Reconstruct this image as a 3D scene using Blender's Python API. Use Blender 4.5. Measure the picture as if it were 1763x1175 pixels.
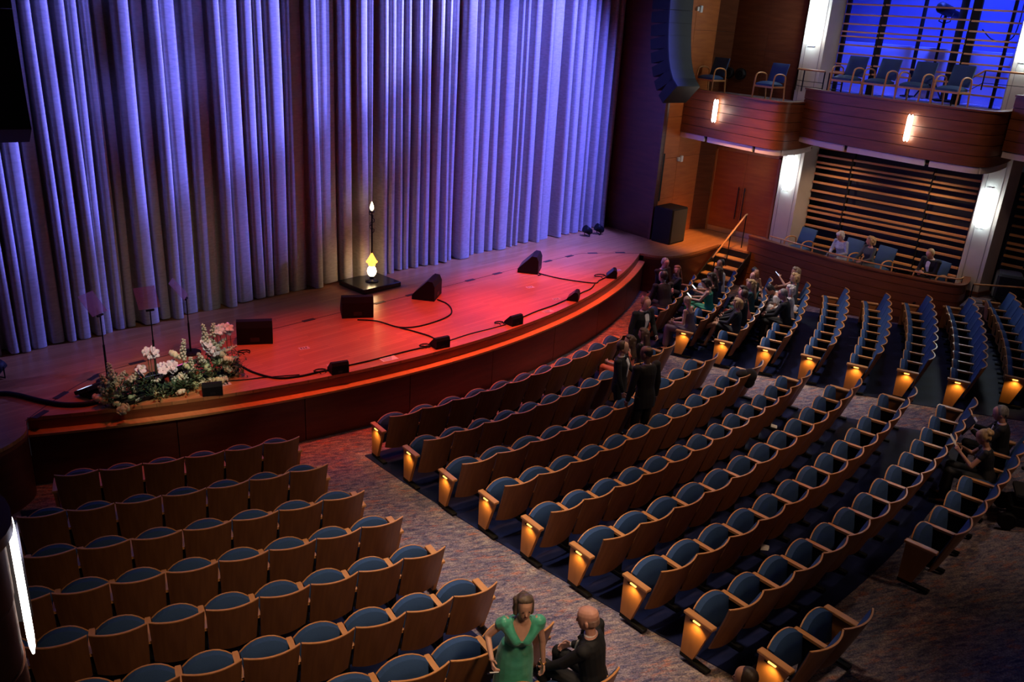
import bpy, bmesh, math, random
from mathutils import Vector, Matrix
from math import sin, cos, pi, radians as RAD, hypot, atan2
for o in list(bpy.data.objects): bpy.data.objects.remove(o, do_unlink=True)
SC = bpy.context.scene
COL = SC.collection
rnd = random.Random(7)

# ------------------------------------------------------------------ camera
cd = bpy.data.cameras.new('camera'); cam = bpy.data.objects.new('camera', cd); COL.objects.link(cam)
cd.sensor_width = 36.0; cd.lens = 1471.82 / 1763 * 36.0; cd.clip_end = 200; cd.clip_start = .05
_f = Vector((0.69477975, 0.62090562, -0.3629839)).normalized()
_r = Vector((0.68252455, -0.72835312, 0.06051422)).normalized(); _u = _r.cross(_f)
cam.matrix_world = Matrix(((_r.x, _u.x, -_f.x, -10.8449), (_r.y, _u.y, -_f.y, -26.4426), (_r.z, _u.z, -_f.z, 6.7591), (0, 0, 0, 1)))
SC.camera = cam

# ------------------------------------------------------------------ world, exposure, lamps of the hall and added fill spots
SC.view_settings.view_transform = 'Standard'; SC.view_settings.look = 'None'
SC.view_settings.exposure = 0.0; SC.view_settings.gamma = 1.0; SC.view_settings.use_curve_mapping = False
w = bpy.data.worlds.new('World'); SC.world = w; w.use_nodes = True
w.node_tree.nodes['Background'].inputs[0].default_value = (.5, .45, .6, 1); w.node_tree.nodes['Background'].inputs[1].default_value = .012

def spot(name, loc, tgt, col, power, size, blend=.6, rad=.15, gobo=None):
    l = bpy.data.lights.new(name, 'SPOT'); l.color = col; l.energy = power; l.spot_size = RAD(size); l.spot_blend = blend; l.shadow_soft_size = rad
    o = bpy.data.objects.new(name, l); COL.objects.link(o); o.location = loc
    o.rotation_euler = (Vector(tgt) - Vector(loc)).to_track_quat('-Z', 'Y').to_euler()
    if gobo:                                   # patterned colour glass in front of the lamp
        l.use_nodes = True; nt = l.node_tree; em = nt.nodes['Emission']
        tc = nt.nodes.new('ShaderNodeTexCoord'); mp = nt.nodes.new('ShaderNodeMapping'); n = nt.nodes.new('ShaderNodeTexNoise'); r = nt.nodes.new('ShaderNodeMapRange')
        mp.inputs['Scale'].default_value = gobo[1]; n.inputs['Scale'].default_value = gobo[0]; n.inputs['Detail'].default_value = 2
        r.inputs[1].default_value = .42; r.inputs[2].default_value = .62; r.inputs[3].default_value = gobo[2]; r.inputs[4].default_value = 1.3
        nt.links.new(tc.outputs['Normal'], mp.inputs[0]); nt.links.new(mp.outputs[0], n.inputs[0]); nt.links.new(n.outputs[0], r.inputs[0]); nt.links.new(r.outputs[0], em.inputs['Strength'])
    return o
def area(name, loc, tgt, col, power, sx, sy):
    l = bpy.data.lights.new(name, 'AREA'); l.shape = 'RECTANGLE'; l.size = sx; l.size_y = sy; l.color = col; l.energy = power
    o = bpy.data.objects.new(name, l); COL.objects.link(o); o.location = loc
    o.rotation_euler = (Vector(tgt) - Vector(loc)).to_track_quat('-Z', 'Y').to_euler(); return o
def point(name, loc, col, power, rad=.03):
    l = bpy.data.lights.new(name, 'POINT'); l.color = col; l.energy = power; l.shadow_soft_size = rad
    o = bpy.data.objects.new(name, l); COL.objects.link(o); o.location = loc; return o
BLUE = (.15, .16, 1.0); VIO = (.30, .24, 1.0)
# blue side light grazing the curtain from stage left, and from the front for the right half
spot('blue_side_light', (9.7, -15.0, 7.2), (-6.5, -12, 6.4), BLUE, 34000, 30, .5, .12)
spot('blue_side_light', (8.8, -15.6, 8.6), (-1.0, -12, 5.8), BLUE, 11500, 38, .6, .12)
spot('blue_front_light', (7.3, -16.6, 11.2), (5.6, -12, 3.8), (.12, .13, 1.0), 17500, 50, .8, .2)
spot('violet_front_light', (4, -20, 11), (2.2, -12, 3.4), VIO, 700, 30, .9, .3, (9, (1, 1, 2.2), .25))
spot('blue_pattern_light', (-3, -20, 11), (-4.5, -12, 7.2), BLUE, 1900, 34, .7, .3, (13, (1, 1, 3.2), 0))
spot('soft_front_light', (-3, -22, 8), (-4, -12, 2.0), (1, .86, .70), 330, 20, 1, .4)
spot('soft_front_light', (4, -21, 8), (4.5, -12, 1.4), (.9, .85, 1), 130, 24, 1, .4)
# red wash on the deck
for x, e in ((-5.2, 1100), (-2.6, 3800), (.2, 6000), (2.8, 6400), (5.0, 2900)):
    spot('red_wash_light', (x, -15.5, 12), (x, -15.6 + abs(x) * .15, 1), (1, .075 + .01 * abs(x), .05), e * 1.15, 28, 1, .25)
spot('amber_light', (6.6, -17.8, 8.8), (10.0, -14.9, 1), (1, .42, .11), 4200, 22, .9, .3)
spot('flower_light', (-5.4, -20.5, 9), (-5.4, -14.8, 1.3), (1, .92, .76), 1900, 13, 1, .3)
spot('gown_fill', (-9, -26, 12), (-5.9, -22.8, 1.2), (1, .86, .74), 500, 16, 1, .3)  # added fill spot that brightens the woman in green
spot('centre_group_fill', (-1, -24.5, 12), (1.5, -18.6, 1.2), (1, .82, .7), 1000, 18, 1, .3)  # fill added to lift the faces of the standing men
# house lights high above the seats, with some added fill spots
spot('house_light', (-8, -30, 12), (-6.4, -21.4, .5), (1, .62, .36), 2300, 34, 1, .8)
spot('house_light', (0, -31, 13), (1, -22, .5), (1, .60, .36), 1400, 30, 1, .8)
spot('house_light', (-5, -21, 13), (-5, -21.5, 0), (1, .70, .48), 2300, 42, 1, .6)
spot('house_light', (2, -20, 13), (2, -20.5, 0), (1, .68, .46), 1200, 44, 1, .6)
spot('house_light', (7.5, -20, 13), (7.5, -20, 0), (.95, .8, .85), 420, 50, 1, .6)
spot('aisle_light', (-4, -16.5, 12), (-4.4, -21, 0), (.95, .86, .82), 1700, 24, .9, .3)
spot('cross_aisle_light', (4.5, -18, 12), (4.6, -20.5, 0), (1, .88, .82), 1300, 22, .9, .3)
spot('side_seat_light', (1, -14.5, 12), (-1, -19.2, .6), (1, .42, .2), 1500, 46, .9, .3)
spot('side_wall_light', (2, -22, 11), (10.4, -18.5, 4), (1, .62, .5), 620, 50, 1, .5)
spot('box_front_fill', (3, -25, 10), (9.7, -19, .9), (1, .6, .4), 700, 24, 1, .4)  # extra warm fill, added to brighten the dark box front
for y in (-17.7, -19.9): spot('box_down_light', (10.3, y, 3.7), (11.5, y, 1.9), (1, .62, .35), 55, 110, 1, .06)
spot('right_block_fill', (5.5, -13.5, 12), (6.3, -18.6, .8), (1, .80, .70), 4200, 28, 1, .3)  # cross fill added because the people of this block came out dark
spot('right_block_fill', (1.5, -25, 12), (1.6, -24, .8), (1, .8, .7), 350, 26, 1, .3)

# ------------------------------------------------------------------ materials
MATS = {}
def nd(nt, t, **k):
    n = nt.nodes.new(t)
    for a, b in k.items(): setattr(n, a, b)
    return n
def pmat(name, col, rough=.5, metal=0, spec=.5, emis=None, estr=0, sheen=0):
    m = bpy.data.materials.new(name); m.use_nodes = True; b = m.node_tree.nodes['Principled BSDF']
    b.inputs['Base Color'].default_value = (*col, 1); b.inputs['Roughness'].default_value = rough; b.inputs['Metallic'].default_value = metal
    b.inputs['Specular IOR Level'].default_value = spec
    if sheen: b.inputs['Sheen Weight'].default_value = sheen
    if emis: b.inputs['Emission Color'].default_value = (*emis, 1); b.inputs['Emission Strength'].default_value = estr
    MATS[name] = m; return m
def noise_col(m, c1, c2, scale, stretch=(1, 1, 1), lo=.35, hi=.65, detail=4, c3=None, bump=0, coord='Object', rot=(0, 0, 0)):
    nt = m.node_tree; b = nt.nodes['Principled BSDF']
    tc = nd(nt, 'ShaderNodeTexCoord'); mp = nd(nt, 'ShaderNodeMapping'); n = nd(nt, 'ShaderNodeTexNoise'); cr = nd(nt, 'ShaderNodeValToRGB')
    mp.inputs['Scale'].default_value = stretch; mp.inputs['Rotation'].default_value = rot; n.inputs['Scale'].default_value = scale; n.inputs['Detail'].default_value = detail
    e = cr.color_ramp.elements; e[0].position = lo; e[0].color = (*c1, 1); e[1].position = hi; e[1].color = (*c2, 1)
    if c3: x = e.new((lo + hi) / 2); x.color = (*c3, 1)
    L = nt.links; L.new(tc.outputs[coord], mp.inputs[0]); L.new(mp.outputs[0], n.inputs[0]); L.new(n.outputs[0], cr.inputs[0]); L.new(cr.outputs[0], b.inputs['Base Color'])
    if bump:
        bp = nd(nt, 'ShaderNodeBump'); bp.inputs['Strength'].default_value = bump; bp.inputs['Distance'].default_value = .01
        L.new(n.outputs[0], bp.inputs['Height']); L.new(bp.outputs[0], b.inputs['Normal'])
    return m
def wood(name, c1, c2, rough=.35, stretch=(1, 12, 12), scale=1.6, spec=.5):
    return noise_col(pmat(name, c1, rough, spec=spec), c1, c2, scale, stretch, .3, .7, 5)
wood('seat_wood', (.21, .085, .030), (.30, .125, .045), .4, (14, 2, 1))
wood('arm_wood', (.62, .27, .085), (.74, .36, .13), .35, (10, 2, 10))
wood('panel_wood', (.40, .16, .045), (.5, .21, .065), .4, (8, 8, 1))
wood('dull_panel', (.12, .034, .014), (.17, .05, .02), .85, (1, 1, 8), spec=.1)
pmat('grille_grey', (.028, .030, .030), .7)
wood('mahogany', (.15, .043, .014), (.23, .068, .022), .4, (1, 1, 9))
wood('dark_mahogany', (.075, .018, .009), (.12, .03, .013), .38, (1, 1, 7))
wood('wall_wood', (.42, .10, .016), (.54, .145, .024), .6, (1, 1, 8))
wood('slat_wood', (.62, .27, .09), (.74, .36, .13), .35, (1, 1, 9))
wood('tread_wood', (.5, .24, .08), (.62, .32, .12), .4, (8, 1, 1))
pmat('blue_fabric', (.03, .1, .25), .9, spec=.2); noise_col(MATS['blue_fabric'], (.034, .078, .185), (.044, .098, .225), 240, bump=.15)
pmat('blue_fabric_dark', (.018, .045, .16), .9)
pmat('chair_blue', (.03, .08, .20), .8)
pmat('black', (.007, .007, .008), .6, spec=.2); pmat('black_gloss', (.008, .008, .01), .25); pmat('dark_metal', (.05, .05, .055), .4, .8)
pmat('steel', (.55, .55, .57), .3, .9)
pmat('black_cloth', (.007, .007, .008), .85, sheen=.1)
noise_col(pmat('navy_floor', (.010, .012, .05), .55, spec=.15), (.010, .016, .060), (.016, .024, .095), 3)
noise_col(pmat('cove_white', (.82, .72, .66), .6), (.78, .68, .62), (.86, .76, .7), 3)
noise_col(pmat('plaster', (.62, .56, .50), .55), (.58, .52, .46), (.66, .6, .54), 2)
pmat('plaster_line', (.3, .26, .26), .6)
pmat('navy_wall', (.006, .007, .03), .6); noise_col(MATS['navy_wall'], (.005, .006, .024), (.008, .009, .035), 2)
pmat('blue_wall', (.35, .4, .75), .6); noise_col(MATS['blue_wall'], (.33, .37, .72), (.37, .42, .78), 1.2)
pmat('paper', (.8, .78, .74), .7); pmat('tape', (.62, .5, .48), .7); pmat('hatch', (.03, .018, .016), .5)
pmat('lamp_glow', (1, .9, .75), .3, emis=(1, .95, .86), estr=16)
pmat('lamp_glow_cool', (.9, 1, 1), .3, emis=(.80, .96, 1.0), estr=18)
pmat('aisle_glow', (1, .7, .2), .3, emis=(1, .58, .12), estr=2.4)
pmat('flame', (1, .6, .2), .3, emis=(1, .72, .38), estr=14); pmat('amber_glass', (1, .5, .1), .2, emis=(1, .36, .04), estr=4)
pmat('screen', (.3, .4, .6), .2, emis=(.55, .68, 1), estr=1.4); pmat('screen_pink', (.8, .2, .5), .3, emis=(1, .15, .6), estr=1.0)
pmat('phone_screen', (.8, .9, 1), .2, emis=(.75, .92, 1), estr=3)
pmat('led_green', (0, 0, 0), .3, emis=(.3, 1, .4), estr=2)
# curtain cloth
m = pmat('curtain_cloth', (.56, .53, .5), .75, sheen=.25)
noise_col(m, (.35, .33, .31), (.48, .455, .44), 9, (1, 1, 3.5), .3, .7, 6, bump=.25)
# stage boards
m = pmat('deck_boards', (.5, .25, .11), .34)
nt = m.node_tree; b = nt.nodes['Principled BSDF']
tc = nd(nt, 'ShaderNodeTexCoord'); mp = nd(nt, 'ShaderNodeMapping'); br = nd(nt, 'ShaderNodeTexBrick')
br.inputs['Color1'].default_value = (.44, .17, .06, 1); br.inputs['Color2'].default_value = (.56, .24, .09, 1); br.inputs['Mortar'].default_value = (.34, .15, .06, 1)
br.inputs['Mortar Size'].default_value = .003; br.inputs['Scale'].default_value = 1; br.inputs['Brick Width'].default_value = 1.3; br.inputs['Row Height'].default_value = .075; br.inputs['Bias'].default_value = -.1
nt.links.new(tc.outputs['Object'], mp.inputs[0]); nt.links.new(mp.outputs[0], br.inputs[0]); nt.links.new(br.outputs[0], b.inputs['Base Color'])
# patterned carpet: blurred diagonal streaks of grey, navy and rust
def carpet(name, rot, dark=1.0):
    m = pmat(name, (.2, .18, .2), .95, spec=.2); nt = m.node_tree; b = nt.nodes['Principled BSDF']; L = nt.links
    tc = nd(nt, 'ShaderNodeTexCoord'); mp = nd(nt, 'ShaderNodeMapping'); mp.vector_type = 'TEXTURE'; mp.inputs['Rotation'].default_value = (0, 0, rot); mp.inputs['Scale'].default_value = (.42, .15, 1)
    L.new(tc.outputs['Object'], mp.inputs[0])
    n1 = nd(nt, 'ShaderNodeTexNoise'); n1.inputs['Scale'].default_value = 2.6; n1.inputs['Detail'].default_value = 7; n1.inputs['Roughness'].default_value = .72; n1.inputs['Distortion'].default_value = .5
    n2 = nd(nt, 'ShaderNodeTexNoise'); n2.inputs['Scale'].default_value = 1.7; n2.inputs['Detail'].default_value = 5; n2.inputs['Roughness'].default_value = .7
    n3 = nd(nt, 'ShaderNodeTexNoise'); n3.inputs['Scale'].default_value = 55; n3.inputs['Detail'].default_value = 2
    off = nd(nt, 'ShaderNodeVectorMath', operation='ADD'); off.inputs[1].default_value = (7, 3, 1)
    L.new(mp.outputs[0], n1.inputs[0]); L.new(mp.outputs[0], off.inputs[0]); L.new(off.outputs[0], n2.inputs[0]); L.new(tc.outputs['Object'], n3.inputs[0])
    cr = nd(nt, 'ShaderNodeValToRGB'); e = cr.color_ramp.elements
    k = dark
    e[0].position = .30; e[0].color = (.045 * k, .05 * k, .11 * k, 1); e[1].position = .72; e[1].color = (.50 * k, .44 * k, .40 * k, 1)
    x = e.new(.44); x.color = (.14 * k, .13 * k, .20 * k, 1); x = e.new(.57); x.color = (.30 * k, .25 * k, .27 * k, 1)
    c2 = nd(nt, 'ShaderNodeValToRGB'); e = c2.color_ramp.elements; e[0].position = .54; e[0].color = (0, 0, 0, 1); e[1].position = .68; e[1].color = (.75, .75, .75, 1)
    mx = nd(nt, 'ShaderNodeMix', data_type='RGBA'); mx.inputs['B'].default_value = (.52 * k, .19 * k, .11 * k, 1)
    L.new(n1.outputs[0], cr.inputs[0]); L.new(n2.outputs[0], c2.inputs[0]); L.new(c2.outputs[0], mx.inputs['Factor']); L.new(cr.outputs[0], mx.inputs['A'])
    m3 = nd(nt, 'ShaderNodeMix', data_type='RGBA', blend_type='MULTIPLY'); m3.inputs['Factor'].default_value = .8
    r3 = nd(nt, 'ShaderNodeMapRange'); r3.inputs[1].default_value = .3; r3.inputs[2].default_value = .7; r3.inputs[3].default_value = .45; r3.inputs[4].default_value = 1.5
    L.new(n3.outputs[0], r3.inputs[0]); L.new(mx.outputs['Result'], m3.inputs['A']); L.new(r3.outputs[0], m3.inputs['B']); L.new(m3.outputs['Result'], b.inputs['Base Color'])
    return m
carpet('aisle_carpet', RAD(-30)); carpet('rear_carpet', RAD(-20), .55); carpet('cross_carpet', RAD(60), .9)

# ------------------------------------------------------------------ mesh helpers
class MB:
    def __init__(s): s.v = []; s.f = []; s.sm = []
    def add(s, vs, fs, smooth=False):
        o = len(s.v); s.v += [tuple(v) for v in vs]; s.f += [tuple(i + o for i in f) for f in fs]; s.sm += [smooth] * len(fs)
    def box(s, x0, x1, y0, y1, z0, z1, M=None):
        vs = [Vector((x, y, z)) for z in (z0, z1) for y in (y0, y1) for x in (x0, x1)]
        if M: vs = [M @ v for v in vs]
        s.add(vs, [(0, 2, 3, 1), (4, 5, 7, 6), (0, 1, 5, 4), (2, 6, 7, 3), (0, 4, 6, 2), (1, 3, 7, 5)])
    def cbox(s, x0, x1, y0, y1, z0, z1, c, M=None):   # box with chamfered upright and top edges
        L = []
        def ring(i, z): return [(x0 + i + c, y0 + i, z), (x1 - i - c, y0 + i, z), (x1 - i, y0 + i + c, z), (x1 - i, y1 - i - c, z), (x1 - i - c, y1 - i, z), (x0 + i + c, y1 - i, z), (x0 + i, y1 - i - c, z), (x0 + i, y0 + i + c, z)]
        vs = ring(c, z0) + ring(0, z0 + c) + ring(0, z1 - c) + ring(c, z1)
        vs = [Vector(v) for v in vs]
        if M: vs = [M @ v for v in vs]
        fs = [tuple(reversed(range(8)))]
        for k in range(3):
            for i in range(8): fs.append((k * 8 + i, k * 8 + (i + 1) % 8, k * 8 + 8 + (i + 1) % 8, k * 8 + 8 + i))
        fs.append(tuple(range(24, 32))); s.add(vs, fs)
    def tube(s, pts, r, n=8, cap=True, closed=False):
        pts = [Vector(p) for p in pts]; rs = r if isinstance(r, (list, tuple)) else [r] * len(pts); vs = []; up = None
        for i, p in enumerate(pts):
            t = ((pts[min(i + 1, len(pts) - 1)] - pts[max(i - 1, 0)])).normalized()
            if up is None: up = Vector((0, 0, 1)) if abs(t.z) < .9 else Vector((1, 0, 0))
            a = t.cross(up).normalized(); b_ = a.cross(t).normalized(); up = b_
            for k in range(n): g = 2 * pi * k / n; vs.append(p + (a * cos(g) + b_ * sin(g)) * rs[i])
        fs = []
        for i in range(len(pts) - 1):
            for k in range(n): fs.append((i * n + k, i * n + (k + 1) % n, (i + 1) * n + (k + 1) % n, (i + 1) * n + k))
        s.add(vs, fs, True)
        if cap: s.add(vs[:n], [tuple(range(n))]); s.add(vs[-n:], [tuple(reversed(range(n)))])
    def lathe(s, prof, c=(0, 0, 0), n=16, M=None):
        vs = []; fs = []
        for r, z in prof:
            for k in range(n):
                v = Vector((c[0] + r * cos(2 * pi * k / n), c[1] + r * sin(2 * pi * k / n), c[2] + z)); vs.append(M @ v if M else v)
        for i in range(len(prof) - 1):
            for k in range(n): fs.append((i * n + k, i * n + (k + 1) % n, (i + 1) * n + (k + 1) % n, (i + 1) * n + k))
        s.add(vs, fs, True)
        s.add(vs[:n], [tuple(reversed(range(n)))]); s.add(vs[-n:], [tuple(range(n))])
    def ell(s, c, r, n=10, m=7, M=None):
        vs = []; fs = []
        for i in range(m + 1):
            t = pi * i / m
            for k in range(n):
                v = Vector((c[0] + r[0] * sin(t) * cos(2 * pi * k / n), c[1] + r[1] * sin(t) * sin(2 * pi * k / n), c[2] + r[2] * cos(t))); vs.append(M @ v if M else v)
        for i in range(m):
            for k in range(n): fs.append((i * n + k, (i + 1) * n + k, (i + 1) * n + (k + 1) % n, i * n + (k + 1) % n))
        s.add(vs, fs, True)
    def grid(s, fn, nu, nv, smooth=True, flip=False):
        vs = [fn(i / nu, j / nv) for j in range(nv + 1) for i in range(nu + 1)]; fs = []
        for j in range(nv):
            for i in range(nu):
                a = j * (nu + 1) + i; q = (a, a + 1, a + nu + 2, a + nu + 1); fs.append(tuple(reversed(q)) if flip else q)
        s.add(vs, fs, smooth)
    def slab(s, fn, nu, nv, smooth=True):  # fn(u,v,side) closed sheet with thickness
        A = [fn(i / nu, j / nv, 0) for j in range(nv + 1) for i in range(nu + 1)]; B = [fn(i / nu, j / nv, 1) for j in range(nv + 1) for i in range(nu + 1)]
        n = len(A); fs = []; W = nu + 1
        for j in range(nv):
            for i in range(nu): a = j * W + i; fs.append((a, a + 1, a + W + 1, a + W)); fs.append((n + a, n + a + W, n + a + W + 1, n + a + 1))
        s.add(A + B, fs, smooth)
        ed = [i for i in range(W)] + [j * W + nu for j in range(1, nv + 1)] + [nv * W + i for i in range(nu - 1, -1, -1)] + [j * W for j in range(nv - 1, 0, -1)]
        vs = [A[i] for i in ed] + [B[i] for i in ed]; k = len(ed)
        s.add(vs, [(i, k + i, k + (i + 1) % k, (i + 1) % k) for i in range(k)])
    def prism(s, poly, z0, z1, M=None):  # poly ccw
        n = len(poly); vs = [Vector((x, y, z0)) for x, y in poly] + [Vector((x, y, z1)) for x, y in poly]
        if M: vs = [M @ v for v in vs]
        s.add(vs, [tuple(reversed(range(n))), tuple(range(n, 2 * n))] + [(i, (i + 1) % n, n + (i + 1) % n, n + i) for i in range(n)])
    def mesh(s, name, mat=None, sharp=True, mats=None):
        me = bpy.data.meshes.new(name); me.from_pydata(s.v, [], s.f); me.polygons.foreach_set('use_smooth', s.sm)
        if mat: me.materials.append(MATS[mat])
        me.validate(); me.update()
        return me
def obj(name, me, parent=None, mat=None, **props):
    if isinstance(me, MB): me = me.mesh(name, mat)
    o = bpy.data.objects.new(name, me); COL.objects.link(o); o.parent = parent
    for k, v in props.items(): o[k] = v
    return o
def thing(name, label, cat, loc=(0, 0, 0), rz=0, group=None):
    o = bpy.data.objects.new(name, None); COL.objects.link(o); o.location = loc; o.rotation_euler = (0, 0, rz); o.empty_display_size = .1
    o['label'] = label; o['category'] = cat
    if group: o['group'] = group
    return o
def single(name, mb, mat, label, cat, group=None, loc=(0, 0, 0), rz=0):
    o = obj(name, mb, None, mat); o.location = loc; o.rotation_euler = (0, 0, rz); o['label'] = label; o['category'] = cat
    if group: o['group'] = group
    return o
def struct(name, mb, mat, parent=None):
    o = obj(name, mb, parent, mat)
    if parent is None: o['kind'] = 'structure'
    return o
def copy_tree(o, parent=None):
    c = o.copy(); COL.objects.link(c); c.parent = parent
    for ch in KIDS.get(o, list(o.children)): copy_tree(ch, c)
    return c
KIDS = {}
def PW(R, a, z=0): return Vector((R * sin(a), -R * cos(a), z))     # radius and angle from the hall's axis
R1, PP = 17.746, .8718
def zf(R):
    k = max(0, (R - R1 + .35) / PP)
    return .0145 * k + .00644 * k * k if k > 0 else 0
def zrow(k): return .01666 * (k - 1) * PP + .006443 * (k - 1) ** 2
def zfR(R):
    k = max(0, (R - R1) / PP); return .01666 * k * PP + .006443 * k * k
def ordn(n): return ['zeroth', 'first', 'second', 'third', 'fourth', 'fifth', 'sixth', 'seventh', 'eighth', 'ninth', 'tenth', 'eleventh', 'twelfth', 'thirteenth', 'fourteenth'][n]
DZ = 1.01
# ------------------------------------------------------------------ path helpers
def smooth_path(P, n=6):
    out = []; N = len(P)
    for i in range(N - 1):
        p0 = P[max(i - 1, 0)]; p1 = P[i]; p2 = P[i + 1]; p3 = P[min(i + 2, N - 1)]
        for k in range(n):
            t = k / n
            out.append(tuple(.5 * ((2 * p1[a]) + (-p0[a] + p2[a]) * t + (2 * p0[a] - 5 * p1[a] + 4 * p2[a] - p3[a]) * t * t + (-p0[a] + 3 * p1[a] - 3 * p2[a] + p3[a]) * t ** 3) for a in range(len(p1))))
    out.append(tuple(P[-1])); return out
def offset(P, d):   # to the left of travel
    out = []
    for i, p in enumerate(P):
        a = P[max(i - 1, 0)]; b = P[min(i + 1, len(P) - 1)]; t = Vector((b[0] - a[0], b[1] - a[1])).normalized(); out.append((p[0] - t.y * d, p[1] + t.x * d))
    return out
def band(mb, P, z0, z1, d0, d1):   # strip between offsets d0 and d1 along a path
    A = offset(P, d0); B = offset(P, d1); vs = []; n = len(P)
    for a, b in zip(A, B): vs += [(*a, z0), (*b, z0), (*b, z1), (*a, z1)]
    for k in range(4):
        k2 = (k + 1) % 4; q = []
        mb.add([vs[i * 4 + j] for i in range(n) for j in (k, k2)], [(2 * i, 2 * i + 1, 2 * i + 3, 2 * i + 2) for i in range(n - 1)], True)
    mb.add(vs[:4], [(0, 1, 2, 3)]); mb.add(vs[-4:], [(3, 2, 1, 0)])
def arc(R, a0, a1, n=24): return [tuple(PW(R, a0 + (a1 - a0) * i / n)[:2]) for i in range(n + 1)]
def line_x(A, B, y): return A[0] + (B[0] - A[0]) * (y - A[1]) / (B[1] - A[1])

# ------------------------------------------------------------------ hall floor with carpet and seating areas
mb = MB()
def ff(u, v):
    R = 15.4 + v * 14.6; a = -.82 + u * 1.64; p = PW(R, a); x = max(-11.9, min(13.2, p.x)); return Vector((x, p.y, zfR(R)))
mb.grid(ff, 60, 50, flip=False)
floor = struct('floor', mb, 'aisle_carpet')
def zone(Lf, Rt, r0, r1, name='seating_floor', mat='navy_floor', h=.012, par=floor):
    mb = MB()
    def fn(u, v, s):
        R = r0 + (r1 - r0) * v
        # find left and right x on this circle
        def at(L):
            (xa, ya), (xb, yb) = L; a = 0
            for _ in range(8): y = -R * cos(a); x = xa + (xb - xa) * (y - ya) / (yb - ya); a = math.asin(max(-.9, min(.9, x / R)))
            return a
        a0 = at(Lf); a1 = at(Rt); p = PW(R, a0 + (a1 - a0) * u); return Vector((p.x, p.y, zfR(R) + (h if s else -.02)))
    mb.slab(fn, 20, 16); return obj(name, mb, par, mat)
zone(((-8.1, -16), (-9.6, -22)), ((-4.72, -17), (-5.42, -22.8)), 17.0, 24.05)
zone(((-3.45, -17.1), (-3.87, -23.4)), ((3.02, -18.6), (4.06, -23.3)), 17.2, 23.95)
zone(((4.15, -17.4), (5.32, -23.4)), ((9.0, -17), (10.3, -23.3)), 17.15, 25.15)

# ------------------------------------------------------------------ stage
CA = .4755
st = thing('stage', 'curved wooden thrust stage with boarded deck and panelled front below the curtain', 'stage', (0, -14, 0))
def unparented(o): o.location = (0, 14, 0); return o     # children of the stage use hall coordinates
def sobj(name, mb, mat, parent=st): o = obj(name, mb, parent, mat); o.location = (0, 14, 0) if parent is st else (0, 0, 0); return o
rapron = smooth_path([(7.46, -14.48), (7.62, -14.86), (8.1, -15.13), (8.89, -15.2), (9.5, -15.17), (10.06, -15.15)], 5)
ftmp = arc(16.18, -CA, CA, 60)
lap = [(-x, y) for x, y in reversed(rapron)]
poly = lap[:-1] + ftmp + rapron[1:] + [(10.06, -16.05), (11.4, -16.05), (11.4, -11.2), (-11.4, -11.2), (-11.4, -15.2)]
mb = MB(); mb.prism(poly, .955, DZ); sobj('deck', mb, 'deck_boards')
mb = MB(); band(mb, arc(16.18, -CA, CA, 60), .81, .95, 0, .05); sobj('fascia', mb, 'mahogany')
mb = MB(); band(mb, arc(16.335, -CA - .003, CA + .003, 60), .775, .81, 0, .2); sobj('ledge', mb, 'arm_wood')
NP = 8
for i in range(NP):
    a0 = -CA + 2 * CA * i / NP; a1 = -CA + 2 * CA * (i + 1) / NP; mb = MB(); band(mb, arc(16.30, a0 + .0004, a1 - .0004, 8), 0, .773, 0, .03); sobj('front_panel', mb, 'dark_mahogany')
mb = MB(); band(mb, arc(16.26, -CA, CA, 40), 0, .77, 0, .03); sobj('front_backing', mb, 'black')
for P, nm in ((rapron, 'apron_panel'), (lap, 'apron_panel')):
    n = len(P) // 2
    for seg in (P[:n + 1], P[n:]):
        mb = MB(); band(mb, seg, 0, .90, 0.0, .04); sobj(nm, mb, 'dark_mahogany')
    mb = MB(); band(mb, P, .902, .953, -.012, .05); sobj('apron_rim', mb, 'mahogany')
mb = MB(); mb.box(10.06, 10.1, -15.15, -16.05, 0, .95); sobj('apron_panel', mb, 'dark_mahogany')
mb = MB(); band(mb, [(-11.4, -15.2), (-10.06, -15.15)], 0, .95, 0, .04); sobj('apron_panel', mb, 'dark_mahogany')
# seam of the lift and its cover plates
seam = smooth_path([(-7.46, -14.47), (-7.05, -14.15), (-6.3, -13.66), (-5.4, -13.47), (0, -13.47), (5.4, -13.47), (6.3, -13.66), (7.05, -14.15), (7.46, -14.47)], 6)
mb = MB(); band(mb, seam, DZ, DZ + .003, -.006, .006); sobj('deck_seam', mb, 'hatch')
for x, y in [(-6.79, -13.95), (-7.24, -14.4), (-6.16, -13.61), (-5.42, -13.46), (-2.13, -13.46), (-.42, -13.46), (.41, -13.46), (2.14, -13.46), (3.02, -13.46), (4.8, -13.47), (5.61, -13.49), (6.34, -13.66), (7.0, -14.05)]:
    a = 0 if abs(x) < 5.7 else (.75 if x < 0 else -.75)
    if x < -5.7: a = -.55
    if x > 5.7: a = .55
    mb = MB(); mb.cbox(-.13, .13, -.045, .045, 0, .008, .003)
    o = sobj('floor_pocket', mb, 'hatch'); o.location = (x, y + 14, DZ); o.rotation_euler = (0, 0, -a)

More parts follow.
